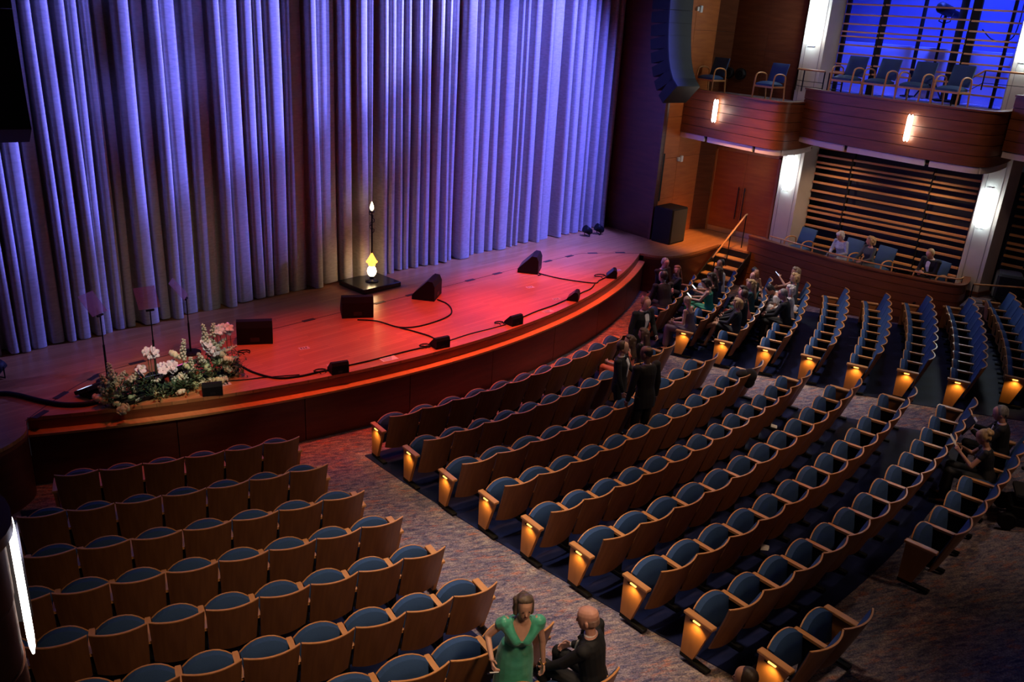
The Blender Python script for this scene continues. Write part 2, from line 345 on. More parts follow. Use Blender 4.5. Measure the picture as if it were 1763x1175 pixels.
# ------------------------------------------------------------------ walls
mb = MB(); mb.prism([(9.12, -11.7), (8.86, -13.66), (9.0, -13.72), (9.3, -11.7)], DZ, 12); pr = struct('wall_back', mb, 'dark_mahogany')
for z in ():
    pass
mb = MB(); mb.prism([(8.835, -13.70), (8.835, -13.62), (8.95, -13.62), (8.95, -13.70)], DZ, 12); struct('trim_1', mb, 'dark_mahogany')
mb = MB(); mb.prism([(-9.3, -11.7), (-9.0, -13.72), (-8.86, -13.66), (-9.12, -11.7)], DZ, 12); struct('wall_back', mb, 'dark_mahogany')
wr = MB(); wr.box(8.95, 11.6, -13.64, -13.5, 0, 12); wr.box(11.44, 11.6, -16.2, -13.5, DZ, 12)
wall_r = struct('wall_right', wr, 'dark_mahogany')
def wpanel(A, B, z0, z1, mat, par=wall_r, name='wall_panel', t=.03):
    mb = MB(); L = hypot(B[0] - A[0], B[1] - A[1]); mb.cbox(.004, L - .004, -t, 0, z0 + .003, z1 - .003, .004)
    o = obj(name, mb, par, mat); o.location = (A[0], A[1], 0); o.rotation_euler = (0, 0, atan2(B[1] - A[1], B[0] - A[0])); return o
for z0, z1 in ((DZ, 2.1), (2.1, 3.2), (3.2, 4.3), (4.3, 5.4), (5.4, 6.5), (6.5, 7.6), (7.6, 8.7)):
    for x0, x1 in ((8.95, 9.8), (9.8, 10.93)): wpanel((x0, -13.64), (x1, -13.64), z0, z1, 'wall_wood')
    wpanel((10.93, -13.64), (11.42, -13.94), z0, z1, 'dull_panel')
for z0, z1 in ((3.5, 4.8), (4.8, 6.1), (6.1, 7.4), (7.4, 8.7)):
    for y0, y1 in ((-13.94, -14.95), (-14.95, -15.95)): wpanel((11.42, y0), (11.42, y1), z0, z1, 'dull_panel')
# double doors
dr = MB(); dr.box(11.36, 11.43, -13.99, -13.94, DZ, 3.42); dr.box(11.36, 11.43, -15.95, -15.88, DZ, 3.42); dr.box(11.36, 11.43, -15.95, -13.94, 3.36, 3.44)
door = struct('door_1', dr, 'panel_wood')
for y0, y1, hy in ((-14.93, -13.99, -14.84), (-15.87, -14.94, -15.03)):
    mb = MB(); mb.cbox(11.385, 11.43, y0, y1, DZ + .16, 3.35, .004); lf = obj('door_leaf', mb, door, 'wall_wood')
    mb = MB(); mb.box(11.38, 11.43, y0, y1, DZ + .01, DZ + .155); obj('kick_plate', mb, lf, 'steel')
    mb = MB(); mb.tube([(11.33, hy, 1.5), (11.33, hy, 2.42)], .016, 8); mb.tube([(11.33, hy, 1.58), (11.4, hy, 1.58)], .01, 6); mb.tube([(11.33, hy, 2.34), (11.4, hy, 2.34)], .01, 6); obj('door_handle', mb, lf, 'dark_metal')
# plain shell beyond
mb = MB(); mb.box(11.6, 14.2, -16.0, -15.9, DZ, 9); mb.box(13.6, 13.75, -30, -15.9, 4, 9.5); mb.box(12.0, 12.1, -30, -15.9, DZ, 3.9); struct('wall_right', mb, 'navy_wall')
mb = MB(); mb.box(-12.0, -11.9, -27, -11.2, 0, 3.2); struct('wall_left', mb, 'dark_mahogany')
mb = MB(); mb.box(-12, 13.6, -11.3, -11.2, DZ, 12); struct('wall_back', mb, 'black')
# recessed tall speaker slot and small fixtures on the orange wall
mb = MB(); mb.cbox(8.97, 9.12, -13.70, -13.655, 2.05, 3.35, .01); single('wall_slot', mb, 'black', 'tall narrow black slot in the orange wood wall beside the proscenium', 'panel')
for zz, lab in ((3.15, 'small white wall fixture above the black floor loudspeaker, under the first balcony'), (7.02, 'small white wall fixture high on the orange wall beside the hanging loudspeakers')):
    t = thing('wall_fixture', lab, 'wall light', (9.87, -13.69, zz))
    for dx, wd, h in ((-.1, .09, .11), (.06, .11, .17)):
        mb = MB(); mb.cbox(dx - wd / 2, dx + wd / 2, -.05, .01, -h / 2, h / 2, .01); obj('housing', mb, t, 'paper')

# ------------------------------------------------------------------ pillars with lamps
def lamp_tubes(name, loc, rz, h, label, rad=.028, n=2, gap=.062, mat='lamp_glow', group=None):
    t = thing(name, label, 'wall lamp', loc, rz, group)    # faces local -y
    mb = MB(); mb.cbox(-.03, .03, -.012, .02, -h * .35, h * .35, .005); obj('back_plate', mb, t, 'dark_metal')
    for i in range(n):
        x = (i - (n - 1) / 2) * gap; mb = MB(); mb.lathe([(rad * .3, 0), (rad * .8, .03), (rad, .08), (rad, h - .08), (rad * .8, h - .03), (rad * .3, h)], (x, -.07, -h / 2), 10); obj('glowing_tube', mb, t, mat)
    return t
def half_lamp(loc, rz, h, w_, label):
    t = thing('pillar_sconce', label, 'wall lamp', loc, rz, None)
    mb = MB()
    def fn(u, v):
        g = pi * u; k = 1 - .35 * (abs(v - .5) * 2) ** 4; return Vector((-w_ / 2 * cos(g) * k, -w_ * .42 * sin(g) * k - .01, (v - .5) * h))
    mb.grid(fn, 12, 12); obj('glass_shade', mb, t, 'lamp_glow_cool')
    for x in (-.05, .05): mb = MB(); mb.cbox(x - .008, x + .008, -w_ * .44, -w_ * .40, -h * .5, -h * .28, .002); obj('metal_fin', mb, t, 'dark_metal')
    mb = MB(); mb.cbox(-w_ * .3, w_ * .3, -.02, .015, -h * .52, h * .52, .004); obj('back_plate', mb, t, 'steel'); return t
for y0, y1, ys, yn, lab, z0 in ((-16.1, -16.68, -15.95, -16.86, 'pale plaster pillar right of the double doors', DZ), (-21.03, -21.55, -20.9, -21.68, 'pale plaster pillar right of the box with the seated guests', DZ)):
    t = thing('pillar', lab, 'pillar', (11.3, (y0 + y1) / 2, 0)); off = Vector((-11.3, -(y0 + y1) / 2, 0))
    mb = MB(); mb.prism([(11.1, y0), (11.55, ys), (11.55, yn), (11.1, y1)][::-1] if False else [(11.1, y0), (11.1, y1), (11.55, yn), (11.55, ys)], z0 + .12, 9.5); o = obj('shaft', mb, t, 'plaster'); o.location = off
    mb = MB(); mb.prism([(11.07, y0 + .02), (11.07, y1 - .02), (11.55, yn - .03), (11.55, ys + .03)], z0, z0 + .12); o = obj('plinth', mb, t, 'mahogany'); o.location = off
    for yy in (y0 - .09, y1 + .09): mb = MB(); mb.box(11.094, 11.1, yy - .006, yy + .006, z0 + .12, 9.5); o = obj('groove', mb, t, 'plaster_line'); o.location = off
    ym = (y0 + y1) / 2; which = 'left' if y0 > -18 else 'right'
    half_lamp((11.08, ym + .05, 3.1), -pi / 2, .92, .26, 'bright half-round glass sconce on the %s pale pillar, lower level' % which)
    half_lamp((11.08, ym + .05, 7.0), -pi / 2, 1.35, .34, 'bright half-round glass sconce on the %s pale pillar, balcony level' % which)
    point('sconce_light', (10.86, ym, 3.1), (1, .9, .78), 6, .12); point('sconce_light', (10.86, ym, 6.6), (1, .93, .85), 9, .14)

# ------------------------------------------------------------------ slatted screens
def screen(label, X, segs, zs, h, dep, zb, zt, posts, mat='slat_wood'):
    t = thing('slatted_screen', label, 'screen', (X, (segs[0][0] + segs[-1][1]) / 2, zb)); oy = -(segs[0][0] + segs[-1][1]) / 2
    for si, (ya, yb) in enumerate(segs):
        L = yb - ya; mb = MB(); mb.cbox(-dep / 2, dep / 2, min(0, L), max(0, L), -h / 2, h / 2, .005); me = mb.mesh('slat', mat)
        for z in zs:
            o = obj('slat', me, t); o.location = (0, ya + oy, z - zb + (.012 if si == 1 else 0))
    for y, pw in posts: mb = MB(); mb.box(.03, .12, y - pw / 2 + oy, y + pw / 2 + oy, 0, zt - zb); obj('post', mb, t, 'black')
    return t
ZL = [3.83, 3.62, 3.44, 3.32, 3.14, 2.92, 2.69, 2.47, 2.27, 2.14, 1.96, 1.75, 1.49, 1.28]
ZU = [8.2, 7.98, 7.78, 7.6, 7.35, 7.11, 6.89, 6.71, 6.6, 6.4, 6.19, 5.94, 5.74, 5.52]
S1 = [(-16.88, -17.81), (-17.85, -19.82), (-19.86, -20.9)]
screen('wooden slatted screen behind the seated guests in the lower box', 11.5, S1, ZL, .055, .07, DZ, 3.9, ((-17.83, .04), (-19.84, .04)))
screen('wooden slatted screen in front of the blue lit wall, balcony level', 11.5, S1, ZU, .038, .05, 5.2, 8.4, ((-17.84, .15), (-19.9, .19), (-20.68, .06), (-16.93, .09)))
S2 = [(-21.72, -23.4), (-23.44, -25.4)]
screen('wooden slatted screen right of the right pale pillar, lower level', 11.85, S2, ZL, .055, .07, DZ, 3.9, ((-23.42, .04),))
screen('wooden slatted screen right of the right pale pillar, balcony level', 11.5, S2, ZU, .038, .05, 5.5, 8.4, ((-23.42, .1),))
# blue lit space behind the balcony screen
mb = MB(); mb.box(13.5, 13.6, -25.5, -16.0, 5.0, 9.4); mb.box(12.55, 13.5, -25.5, -16.0, 6.42, 6.46); mb.box(12.5, 12.55, -25.5, -16.0, 5.0, 6.46); struct('wall_right', mb, 'blue_wall')
for y, e in ((-17.3, 70), (-19.0, 90), (-20.6, 80), (-22.6, 60)):
    spot('blue_wall_light', (11.8, y, 8.8), (12.6, y, 6.1), (.05, .10, 1), e * 16, 44, .8, .1)
    spot('blue_wall_light', (12.3, y - .3, 9.3), (13.6, y - .3, 7.0), (.03, .07, 1), e * 2.6, 110, .8, .1)
t = thing('follow_spotlight', 'black follow spotlight on a stand behind the balcony slats', 'spotlight', (12.35, -19.0, 5.28), RAD(-100))
mb = MB(); mb.lathe([(.05, -.62), (.09, -.6), (.09, -.2), (.13, -.16), (.13, .3), (.1, .34), (.06, .36)], (0, 0, 0), 12, Matrix.Translation((0, 0, 2.05)) @ Matrix.Rotation(RAD(80), 4, 'X')); obj('lamp_body', mb, t, 'black')
mb = MB(); mb.tube([(0, 0, 0), (0, 0, 1.95)], .035); obj('stand', mb, t, 'black')
for k in range(3): g = k * 2.09; mb = MB(); mb.tube([(0, 0, .55), (.35 * cos(g), .35 * sin(g), .02)], .018, 6); obj('leg', mb, t, 'black')
mb = MB(); mb.tube([(-.13, .1, 2.0), (-.14, 0, 1.8), (0, 0, 1.75), (.14, 0, 1.8), (.13, .1, 2.0)], .014, 6); obj('yoke', mb, t, 'black')
for i, (y, x, r_) in enumerate(((-18.55, 12.2, .05), (-19.45, 12.15, .09))):
    mb = MB(); mb.tube([(0, 0, 0), (0, 0, 4.2)], r_, 8); mb.box(-r_ * 2.5, r_ * 2.5, -r_ * 2.5, r_ * 2.5, 0, .03)
    single('rigging_pipe', mb, 'black', ('slim' if i == 0 else 'thick') + ' dark upright pipe behind the balcony slats beside the follow spotlight', 'pipe', None, (x, y, 5.28))
mb = MB(); mb.tube(smooth_path([(12.3, -19.9, 6.95), (12.3, -20.15, 6.75), (12.3, -20.4, 6.72), (12.3, -20.62, 6.9), (12.3, -20.65, 7.8)], 6), .014, 6); single('hanging_cable', mb, 'black', 'black cable looping behind the balcony slats at upper right', 'cable')

# ------------------------------------------------------------------ box, balconies
def parapet(label, P, ztop, zbot, nb, loc, capw=.16, boards='mahogany', depth=.06, group=None, name='balcony'):
    t = thing(name, label, 'balcony front', loc); off = (-loc[0], -loc[1], -loc[2]); P = smooth_path(P, 6)
    H = (ztop - .04 - zbot) / nb
    for i in range(nb):
        mb = MB(); band(mb, P, zbot + i * H + .006, zbot + (i + 1) * H - .006, 0 + .004 * (i % 2), .03); o = obj('board', mb, t, boards); o.location = off
    mb = MB(); band(mb, P, zbot + .01, ztop - .04, .03, .07); o = obj('core', mb, t, 'black'); o.location = off
    mb = MB(); band(mb, P, ztop - .038, ztop, -.03, capw); o = obj('cap_rail', mb, t, 'mahogany'); o.location = off
    return t, P, off
boxP = [(10.13, -15.99), (9.94, -16.93), (9.79, -17.96), (9.71, -18.6), (9.69, -19.2), (9.72, -19.75), (9.8, -20.26), (9.88, -20.77), (10.0, -21.15), (10.12, -21.36), (10.35, -21.43), (10.75, -21.38), (11.07, -21.3)]
t, P, off = parapet('dark wooden curved front of the lower box with a rounded right end', boxP, 1.45, .02, 7, (10, -19, 0), .14, 'mahogany', name='theatre_box')
RP = offset(P, .1)[4:-10]
mb = MB(); mb.tube([(x, y, 1.56) for x, y in RP], .018, 8); o = obj('hand_rail', mb, t, 'arm_wood'); o.location = off
for i in range(2, len(RP), 9): x, y = RP[i]; mb = MB(); mb.tube([(x, y, 1.44), (x, y, 1.55)], .01, 6); o = obj('rail_post', mb, t, 'dark_metal'); o.location = off
# box floor and the landing to its right
mb = MB(); mb.prism([(x, y) for x, y in offset(P, .05)] + [(12.0, -21.3), (12.0, -16.0)], .7, .82); bf = struct('floor', mb, 'aisle_carpet')
mb = MB(); mb.prism([(10.0, -21.5), (10.84, -22.36), (12.6, -24.6), (12.6, -21.3), (10.75, -21.44)], .15, DZ - .004); struct('floor', mb, 'aisle_carpet')
t = thing('landing_railing', 'black metal railing with wooden handrail beside the right end of the lower box', 'railing', (10.55, -21.95, DZ))
A_ = Vector((-.32, .33, 0)); B_ = Vector((.3, -.38, 0)); C_ = Vector((1.0, -1.3, 0))
mb = MB(); mb.tube([A_ + Vector((0, 0, .5)), B_ + Vector((0, 0, .5)), C_ + Vector((0, 0, .5))], .02, 8); obj('hand_rail', mb, t, 'arm_wood')
for z in (.25, .06): mb = MB(); mb.tube([A_ + Vector((0, 0, z)), B_ + Vector((0, 0, z)), C_ + Vector((0, 0, z))], .009, 6); obj('bar', mb, t, 'black')
for q in (A_, B_, C_): mb = MB(); mb.box(q.x - .012, q.x + .012, q.y - .012, q.y + .012, 0, .5); obj('post', mb, t, 'black')
BAYS = [([(9.85, -13.1), (9.72, -13.75), (9.55, -14.5), (9.36, -15.29), (9.2, -16.02), (9.12, -16.55), (9.2, -16.84), (9.5, -16.97), (10.2, -17.0), (11.08, -16.9)], 5.05, 3.90, 'lowest step of the right balcony front, nearest the proscenium, dark wood boards'),
        ([(9.9, -16.95), (9.6, -17.5), (9.42, -18.1), (9.28, -18.8), (9.15, -19.6), (9.04, -20.4), (9.0, -21.0), (9.06, -21.35), (9.35, -21.52), (10.2, -21.56), (11.08, -21.5)], 5.38, 4.23, 'middle step of the right balcony front under four blue armchairs'),
        ([(9.75, -21.58), (9.5, -22.2), (9.35, -23.1), (9.2, -24.2), (9.15, -25.4)], 5.71, 4.56, 'highest step of the right balcony front, cut off by the right edge')]
for P0, zt, zb, lab in BAYS:
    t, P, off = parapet(lab, P0, zt, zb, 5, (9.6, (P0[0][1] + P0[-1][1]) / 2, zb))
    n = len(P) // 4
    for i in range(4):
        seg = P[i * n:(i + 1) * n + 1] if i < 3 else P[i * n:]
        mb = MB(); band(mb, seg[:-1] + [tuple(Vector(seg[-1]) * .12 + Vector(seg[-2]) * .88)] if len(seg) > 2 else seg, zb - .14, zb - .006, .035, .09); o = obj('cove_strip', mb, t, 'cove_white'); o.location = off
    mb = MB(); mb.prism([tuple(p) for p in offset(P, .17)] + [(12.4, P[-1][1]), (12.4, P[0][1])], zb - .12, zb - .08); o = obj('soffit', mb, t, 'mahogany'); o.location = off
    mb = MB(); mb.prism([tuple(p) for p in offset(P, .08)] + [(12.5, P[-1][1]), (12.5, P[0][1])], zt - .3, zt - .12); o = obj('balcony_floor', mb, t, 'aisle_carpet'); o.location = off
lamp_tubes('balcony_sconce', (9.40, -14.86, 4.6), RAD(-73), .57, 'bright two-tube sconce on the lowest step of the right balcony front')
lamp_tubes('balcony_sconce', (9.09, -19.82, 4.84), RAD(-83), .57, 'bright two-tube sconce on the middle step of the right balcony front')
point('sconce_light', (9.2, -14.95, 4.6), (1, .82, .66), 3, .08); point('sconce_light', (8.88, -19.85, 4.84), (1, .82, .66), 3, .08)
# left balcony front just below the viewer, with its lamp
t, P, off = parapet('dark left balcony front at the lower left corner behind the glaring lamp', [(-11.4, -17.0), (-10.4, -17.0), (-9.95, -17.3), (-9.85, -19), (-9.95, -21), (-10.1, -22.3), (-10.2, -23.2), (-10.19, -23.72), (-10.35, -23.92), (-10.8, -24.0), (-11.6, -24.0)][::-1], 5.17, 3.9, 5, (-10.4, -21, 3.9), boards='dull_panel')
lamp_tubes('balcony_sconce', (-10.155, -23.616, 4.855), RAD(-40), .57, 'glaring white two-tube sconce at the lower left edge, closest to the viewer', .012, 2, .10)
point('sconce_light', (-10.0, -23.6, 4.9), (.75, .75, 1), 1.0, .06)
# handrails of the balcony aisles
def rail(label, loc, pts, zs, hs):
    t = thing('balcony_railing', label, 'railing', loc)
    mb = MB(); mb.tube([Vector(p) + Vector((0, 0, hs)) for p in pts], .022, 8); obj('hand_rail', mb, t, 'arm_wood')
    for z in zs: mb = MB(); mb.tube([Vector(p) + Vector((0, 0, z)) for p in pts], .008, 6); obj('bar', mb, t, 'black')
    for p in pts: mb = MB(); mb.box(p[0] - .012, p[0] + .012, p[1] - .012, p[1] + .012, p[2], p[2] + hs); obj('post', mb, t, 'black')
rail('black railing with wooden handrail left of the left pale pillar, balcony level', (10.3, -16.9, 5.0), [(.7, .75, .22), (0, .25, .25), (-.05, -.3, .25)], (.12, .25), .52)
rail('black railing with wooden handrail between the pillar and the four blue armchairs', (10.3, -17.3, 5.26), [(0, 0, 0), (0, -.35, 0)], (.12, .25, .38), .5)
rail('sloping wooden handrail behind the fourth blue armchair, balcony level', (10.8, -20.6, 5.26), [(0, .55, 0), (0, 0, .42), (0, -.9, .42)], (.15,), .42)
rail('black railing with wooden handrail right of the right pale pillar, balcony level', (10.2, -21.95, 5.6), [(0, 0, 0), (0, -.8, 0)], (.12, .25), .5)

# ------------------------------------------------------------------ steps from the deck to the hall
t = thing('stage_steps', 'black steps with wooden treads beside the lower box front', 'steps', (9.5, -15.7, 0))
NS = 5; run = .30
for i in range(1, 5):
    z = DZ - i * .2; x1 = .52 - (i - 1) * run; mb = MB(); mb.cbox(x1 - run - .0, x1 - .03, -.44, .44, z - .035, z, .006); obj('tread', mb, t, 'tread_wood')
    mb = MB(); mb.box(x1 - .03, x1 - .015, -.44, .44, z - .035, z + .165); obj('riser', mb, t, 'black')
for sy in (-.46, .46):
    mb = MB(); vs = [(.55, 1.03), (.55, .8), (-.72, -.0), (-.85, .0), (-.85, .12)]; mb.add([(x, sy - .015, z) for x, z in vs] + [(x, sy + .015, z) for x, z in vs], [(0, 1, 2, 3, 4), (9, 8, 7, 6, 5)] + [(i, (i + 1) % 5, 5 + (i + 1) % 5, 5 + i) for i in range(5)]); obj('stringer', mb, t, 'dark_metal')
mb = MB(); mb.tube([(.9, -.0, 1.93), (.78, -.02, 1.93), (-.75, -.05, .98)], .024, 8); obj('hand_rail', mb, t, 'arm_wood')
for x, z0, z1 in ((.82, DZ, 1.9), (.1, .58, 1.48), (-.55, .2, 1.08)): mb = MB(); mb.tube([(x, -.02, z0), (x, -.02, z1)], .016, 6); obj('post', mb, t, 'black')

# ------------------------------------------------------------------ curtain
mb = MB(); xs = []; x = -9.3
rc = random.Random(11)
prof = []
while x < 9.05:
    wd = rc.choice((.2, .24, .28, .32, .38, .46)) * rc.uniform(.9, 1.1); d = rc.uniform(.18, .34) + (.12 if x > 0 else 0); sk = rc.uniform(.35, .65)
    g_ = rc.uniform(.10, .24) if x < -.5 else rc.choice((.14, .26, .34, .42))
    SH = [(0, 0), (g_ * .8, .02), (g_, .25), (g_ + .01, .6), (g_ + .03, .86), (g_ + .07, .96), (max(.42, g_ + .12), 1.0), (.66, 1.0), (.78, .97), (.88, .88), (.945, .70), (.975, .45), (.99, .2)]
    bow = rc.uniform(-.05, .05)
    for k in range(13):
        t_, q_ = SH[k]; prof.append((x + wd * t_, -d * q_ * (1 + bow * (t_ - .5)), wd))
    x += wd + .0
ph = [rc.uniform(-1, 1) for _ in range(400)]
NV = 26
def cf(u, v):
    i = min(int(round(u * (len(prof) - 1))), len(prof) - 1); x, y, wd = prof[i]; z = 1.025 + v * 9.2; f = i // 13
    k = 1 - .12 * min(1, v * 1.2); sway = .012 * sin(v * 7 + ph[f % 400] * 3) + .02 * ph[f % 400] * (1 - v)
    hem = 1 + .10 * math.exp(-((z - 1.16) / .12) ** 2)
    return Vector((x + sway, -11.68 + y * k * hem, z + (0.03 * ph[f % 400] * .5 if v == 0 else 0)))
mb.grid(cf, len(prof) - 1, NV, flip=True)
curt = single('stage_curtain', mb, 'curtain_cloth', 'huge pleated pale grey curtain lit blue and violet closing the stage', 'curtain')
# ------------------------------------------------------------------ theatre seats
SEATW = {('A', 1): (17.700, -.2712, .521, 6), ('A', 2): (18.634, -.2666, .526, 7), ('A', 3): (19.532, -.2588, .550, 8), ('A', 4): (20.351, -.2514, .539, 9), ('A', 5): (21.200, -.2458, .524, 9),
 ('A', 6): (22.104, -.2401, .529, 9), ('A', 7): (22.992, -.2360, .578, 8), ('A', 8): (23.87, -.2325, .570, 7),
 ('B', 1): (17.706, -.1916, .575, 11), ('B', 2): (18.646, -.1892, .538, 12), ('B', 3): (19.545, -.1856, .603, 11), ('B', 4): (20.370, -.1796, .575, 12), ('B', 5): (21.235, -.1765, .550, 13),
 ('B', 6): (22.088, -.1730, .615, 12), ('B', 7): (22.957, -.1713, .589, 13), ('B', 8): (23.856, -.1707, .564, 14), ('B', 9): (24.744, -.1688, .552, 2),
 ('D', 9): (24.714, -.0410, .564, 7),
 ('C', 1): (17.70, .2400, .552, 6), ('C', 2): (18.618, .2369, .552, 8), ('C', 3): (19.489, .2308, .552, 8), ('C', 4): (20.361, .2327, .552, 8), ('C', 5): (21.230, .2311, .550, 8), ('C', 6): (22.107, .2266, .556, 8),
 ('C', 7): (22.980, .2297, .574, 8), ('C', 8): (23.836, .2238, .536, 9), ('C', 9): (24.720, .2455, .556, 9)}
OCC = {('C', 1): {2, 4}, ('C', 2): {0, 3, 4, 5, 6}, ('C', 3): {1, 2, 3, 4, 5, 6}, ('C', 4): {3, 4, 5, 6, 7}, ('D', 9): {4, 6}, ('A', 8): {0}, ('B', 2): {9, 10}}
SECN = {'A': 'left block', 'B': 'centre block', 'C': 'right block', 'D': 'rear right group'}
def seat_meshes(w, tag):
    h = w / 2 - .006; D = {}
    mb = MB()
    def shell(u, v, s):
        x = (u - .5) * 2; z = .25 + (.86 - .25) * v; zz = z - (.045 * (1 - x * x) * (1 - v)) ; bul = -.075 * (1 - x * x) * (.35 + .65 * v)
        y = bul + .17 * (1 - v) ** 1.1 + (.016 if s else 0); return Vector((x * h * (.93 + .07 * v), y, zz))
    mb.slab(shell, 8, 5); D['backrest'] = mb.mesh('backrest', 'seat_wood')
    # pale edge strip along the top
    mb = MB()
    def edge(u, v, s):
        x = (u - .5) * 2; y = -.075 * (1 - x * x) - .002 + (.020 if s else 0); return Vector((x * h, y, .858 + .010 * v))
    mb.slab(edge, 10, 1); D['top_edge'] = mb.mesh('top_edge', 'arm_wood')
    mb = MB(); hw = h - .012
    def pad(u, v, s):
        x = (u - .5) * 2; z = .40 + .445 * v; ed = (1 - abs(x) ** 6) * (1 - (2 * v - 1) ** 8)
        y = -.075 * (1 - x * x) * (.35 + .65 * (z - .25) / .61) + .17 * (1 - (z - .25) / .61) ** 1.1 + .018 + (.045 * max(.15, ed) if s else 0); return Vector((x * hw, y, z))
    mb.slab(pad, 8, 6); D['back_cushion'] = mb.mesh('back_cushion', 'blue_fabric')
    # tipped-up squab
    cw = h - .035
    def top(x): return .655 - .085 * abs(x) ** 2.4
    mb = MB()
    def squab(u, v, s):
        x = (u - .5) * 2; z = .25 + (top(x) - .25) * v; bulge = (1 - abs(x) ** 5) * (1 - (2 * v - 1) ** 6)
        y = .385 + .055 * (1 - v) * -1 + (.055 if s else -.055 * max(.2, bulge)) + .05 * (1 - x * x) * .6; return Vector((x * cw, y, z))
    mb.slab(squab, 8, 6); D['seat_cushion'] = mb.mesh('seat_cushion', 'blue_fabric')
    mb = MB()
    def pan(u, v, s):
        x = (u - .5) * 2; z = .23 + (top(x) + .004 - .23) * v; y = .385 - .055 * (1 - v) + .055 + (.016 if s else .001) + .03 * (1 - x * x); return Vector((x * (cw + .004), y, z))
    mb.slab(pan, 8, 4); D['seat_pan'] = mb.mesh('seat_pan', 'arm_wood')
    # lowered squab for occupied seats
    mb = MB()
    def sq2(u, v, s):
        x = (u - .5) * 2; bulge = (1 - abs(x) ** 5) * (1 - (2 * v - 1) ** 6); return Vector((x * cw * (1 - .06 * (v > .9)), .14 + .42 * v, .40 + (.06 * max(.25, bulge) if s else -.03)))
    mb.slab(sq2, 8, 5); D['seat_cushion_down'] = mb.mesh('seat_cushion', 'blue_fabric')
    mb = MB(); mb.cbox(-cw, cw, .12, .56, .345, .368, .006); D['seat_pan_down'] = mb.mesh('seat_pan', 'seat_wood')
    return D
def arm_mesh():
    mb = MB(); t = .030
    P = [(-t * .85, .10), (-t, .16), (-t, .46), (-t * .8, .485), (t * .8, .485), (t, .46), (t, .16), (t * .85, .10)][::-1]
    mb.prism(P, .536, .568); return mb.mesh('armrest', 'arm_wood')
def stand_mesh():
    mb = MB(); mb.box(-.016, .016, .15, .44, .30, .536); mb.box(-.018, .018, .22, .36, .04, .30); mb.box(-.03, .03, .12, .46, 0.0, .035); return mb.mesh('arm_stand', 'black')
def end_mesh(side):    # outward is -side... panel sits outside the seam
    mb = MB(); t = .045; x0, x1 = (-t - .005, -.005) if side < 0 else (.005, t + .005)
    prof = [(.475, .536), (.135, .536), (.30, .05), (.465, .05)]
    vs = [(x0, y, z) for y, z in prof] + [(x1, y, z) for y, z in prof]; mb.add(vs, [(0, 3, 2, 1), (4, 5, 6, 7)] + [(i, (i + 1) % 4, 4 + (i + 1) % 4, 4 + i) for i in range(4)])
    return mb.mesh('end_panel', 'panel_wood')
def end_arm(side):
    mb = MB(); x0, x1 = (-.066, .018) if side < 0 else (-.018, .066); mb.cbox(x0, x1, .115, .495, .536, .572, .006); return mb.mesh('armrest', 'arm_wood')
def foot_mesh(side):
    mb = MB(); x = -.028 * 1 if side < 0 else .028; mb.box(x - .022, x + .022, .29, .47, 0, .05); mb.box(x - .02, x + .05, .1, .45, 0, .03); return mb.mesh('foot', 'black')
ARM = arm_mesh(); STAND = stand_mesh(); ENDP = {s: end_mesh(s) for s in (-1, 1)}; ENDA = {s: end_arm(s) for s in (-1, 1)}; FOOT = {s: foot_mesh(s) for s in (-1, 1)}
mb = MB(); mb.cbox(-.060, -.050, .355, .405, .495, .512, .003); SLOT = mb.mesh('light_slot', 'black')
mb = MB(); mb.cbox(-.070, -.051, .27, .36, .516, .532, .003); GLOW = mb.mesh('aisle_light', 'aisle_glow')
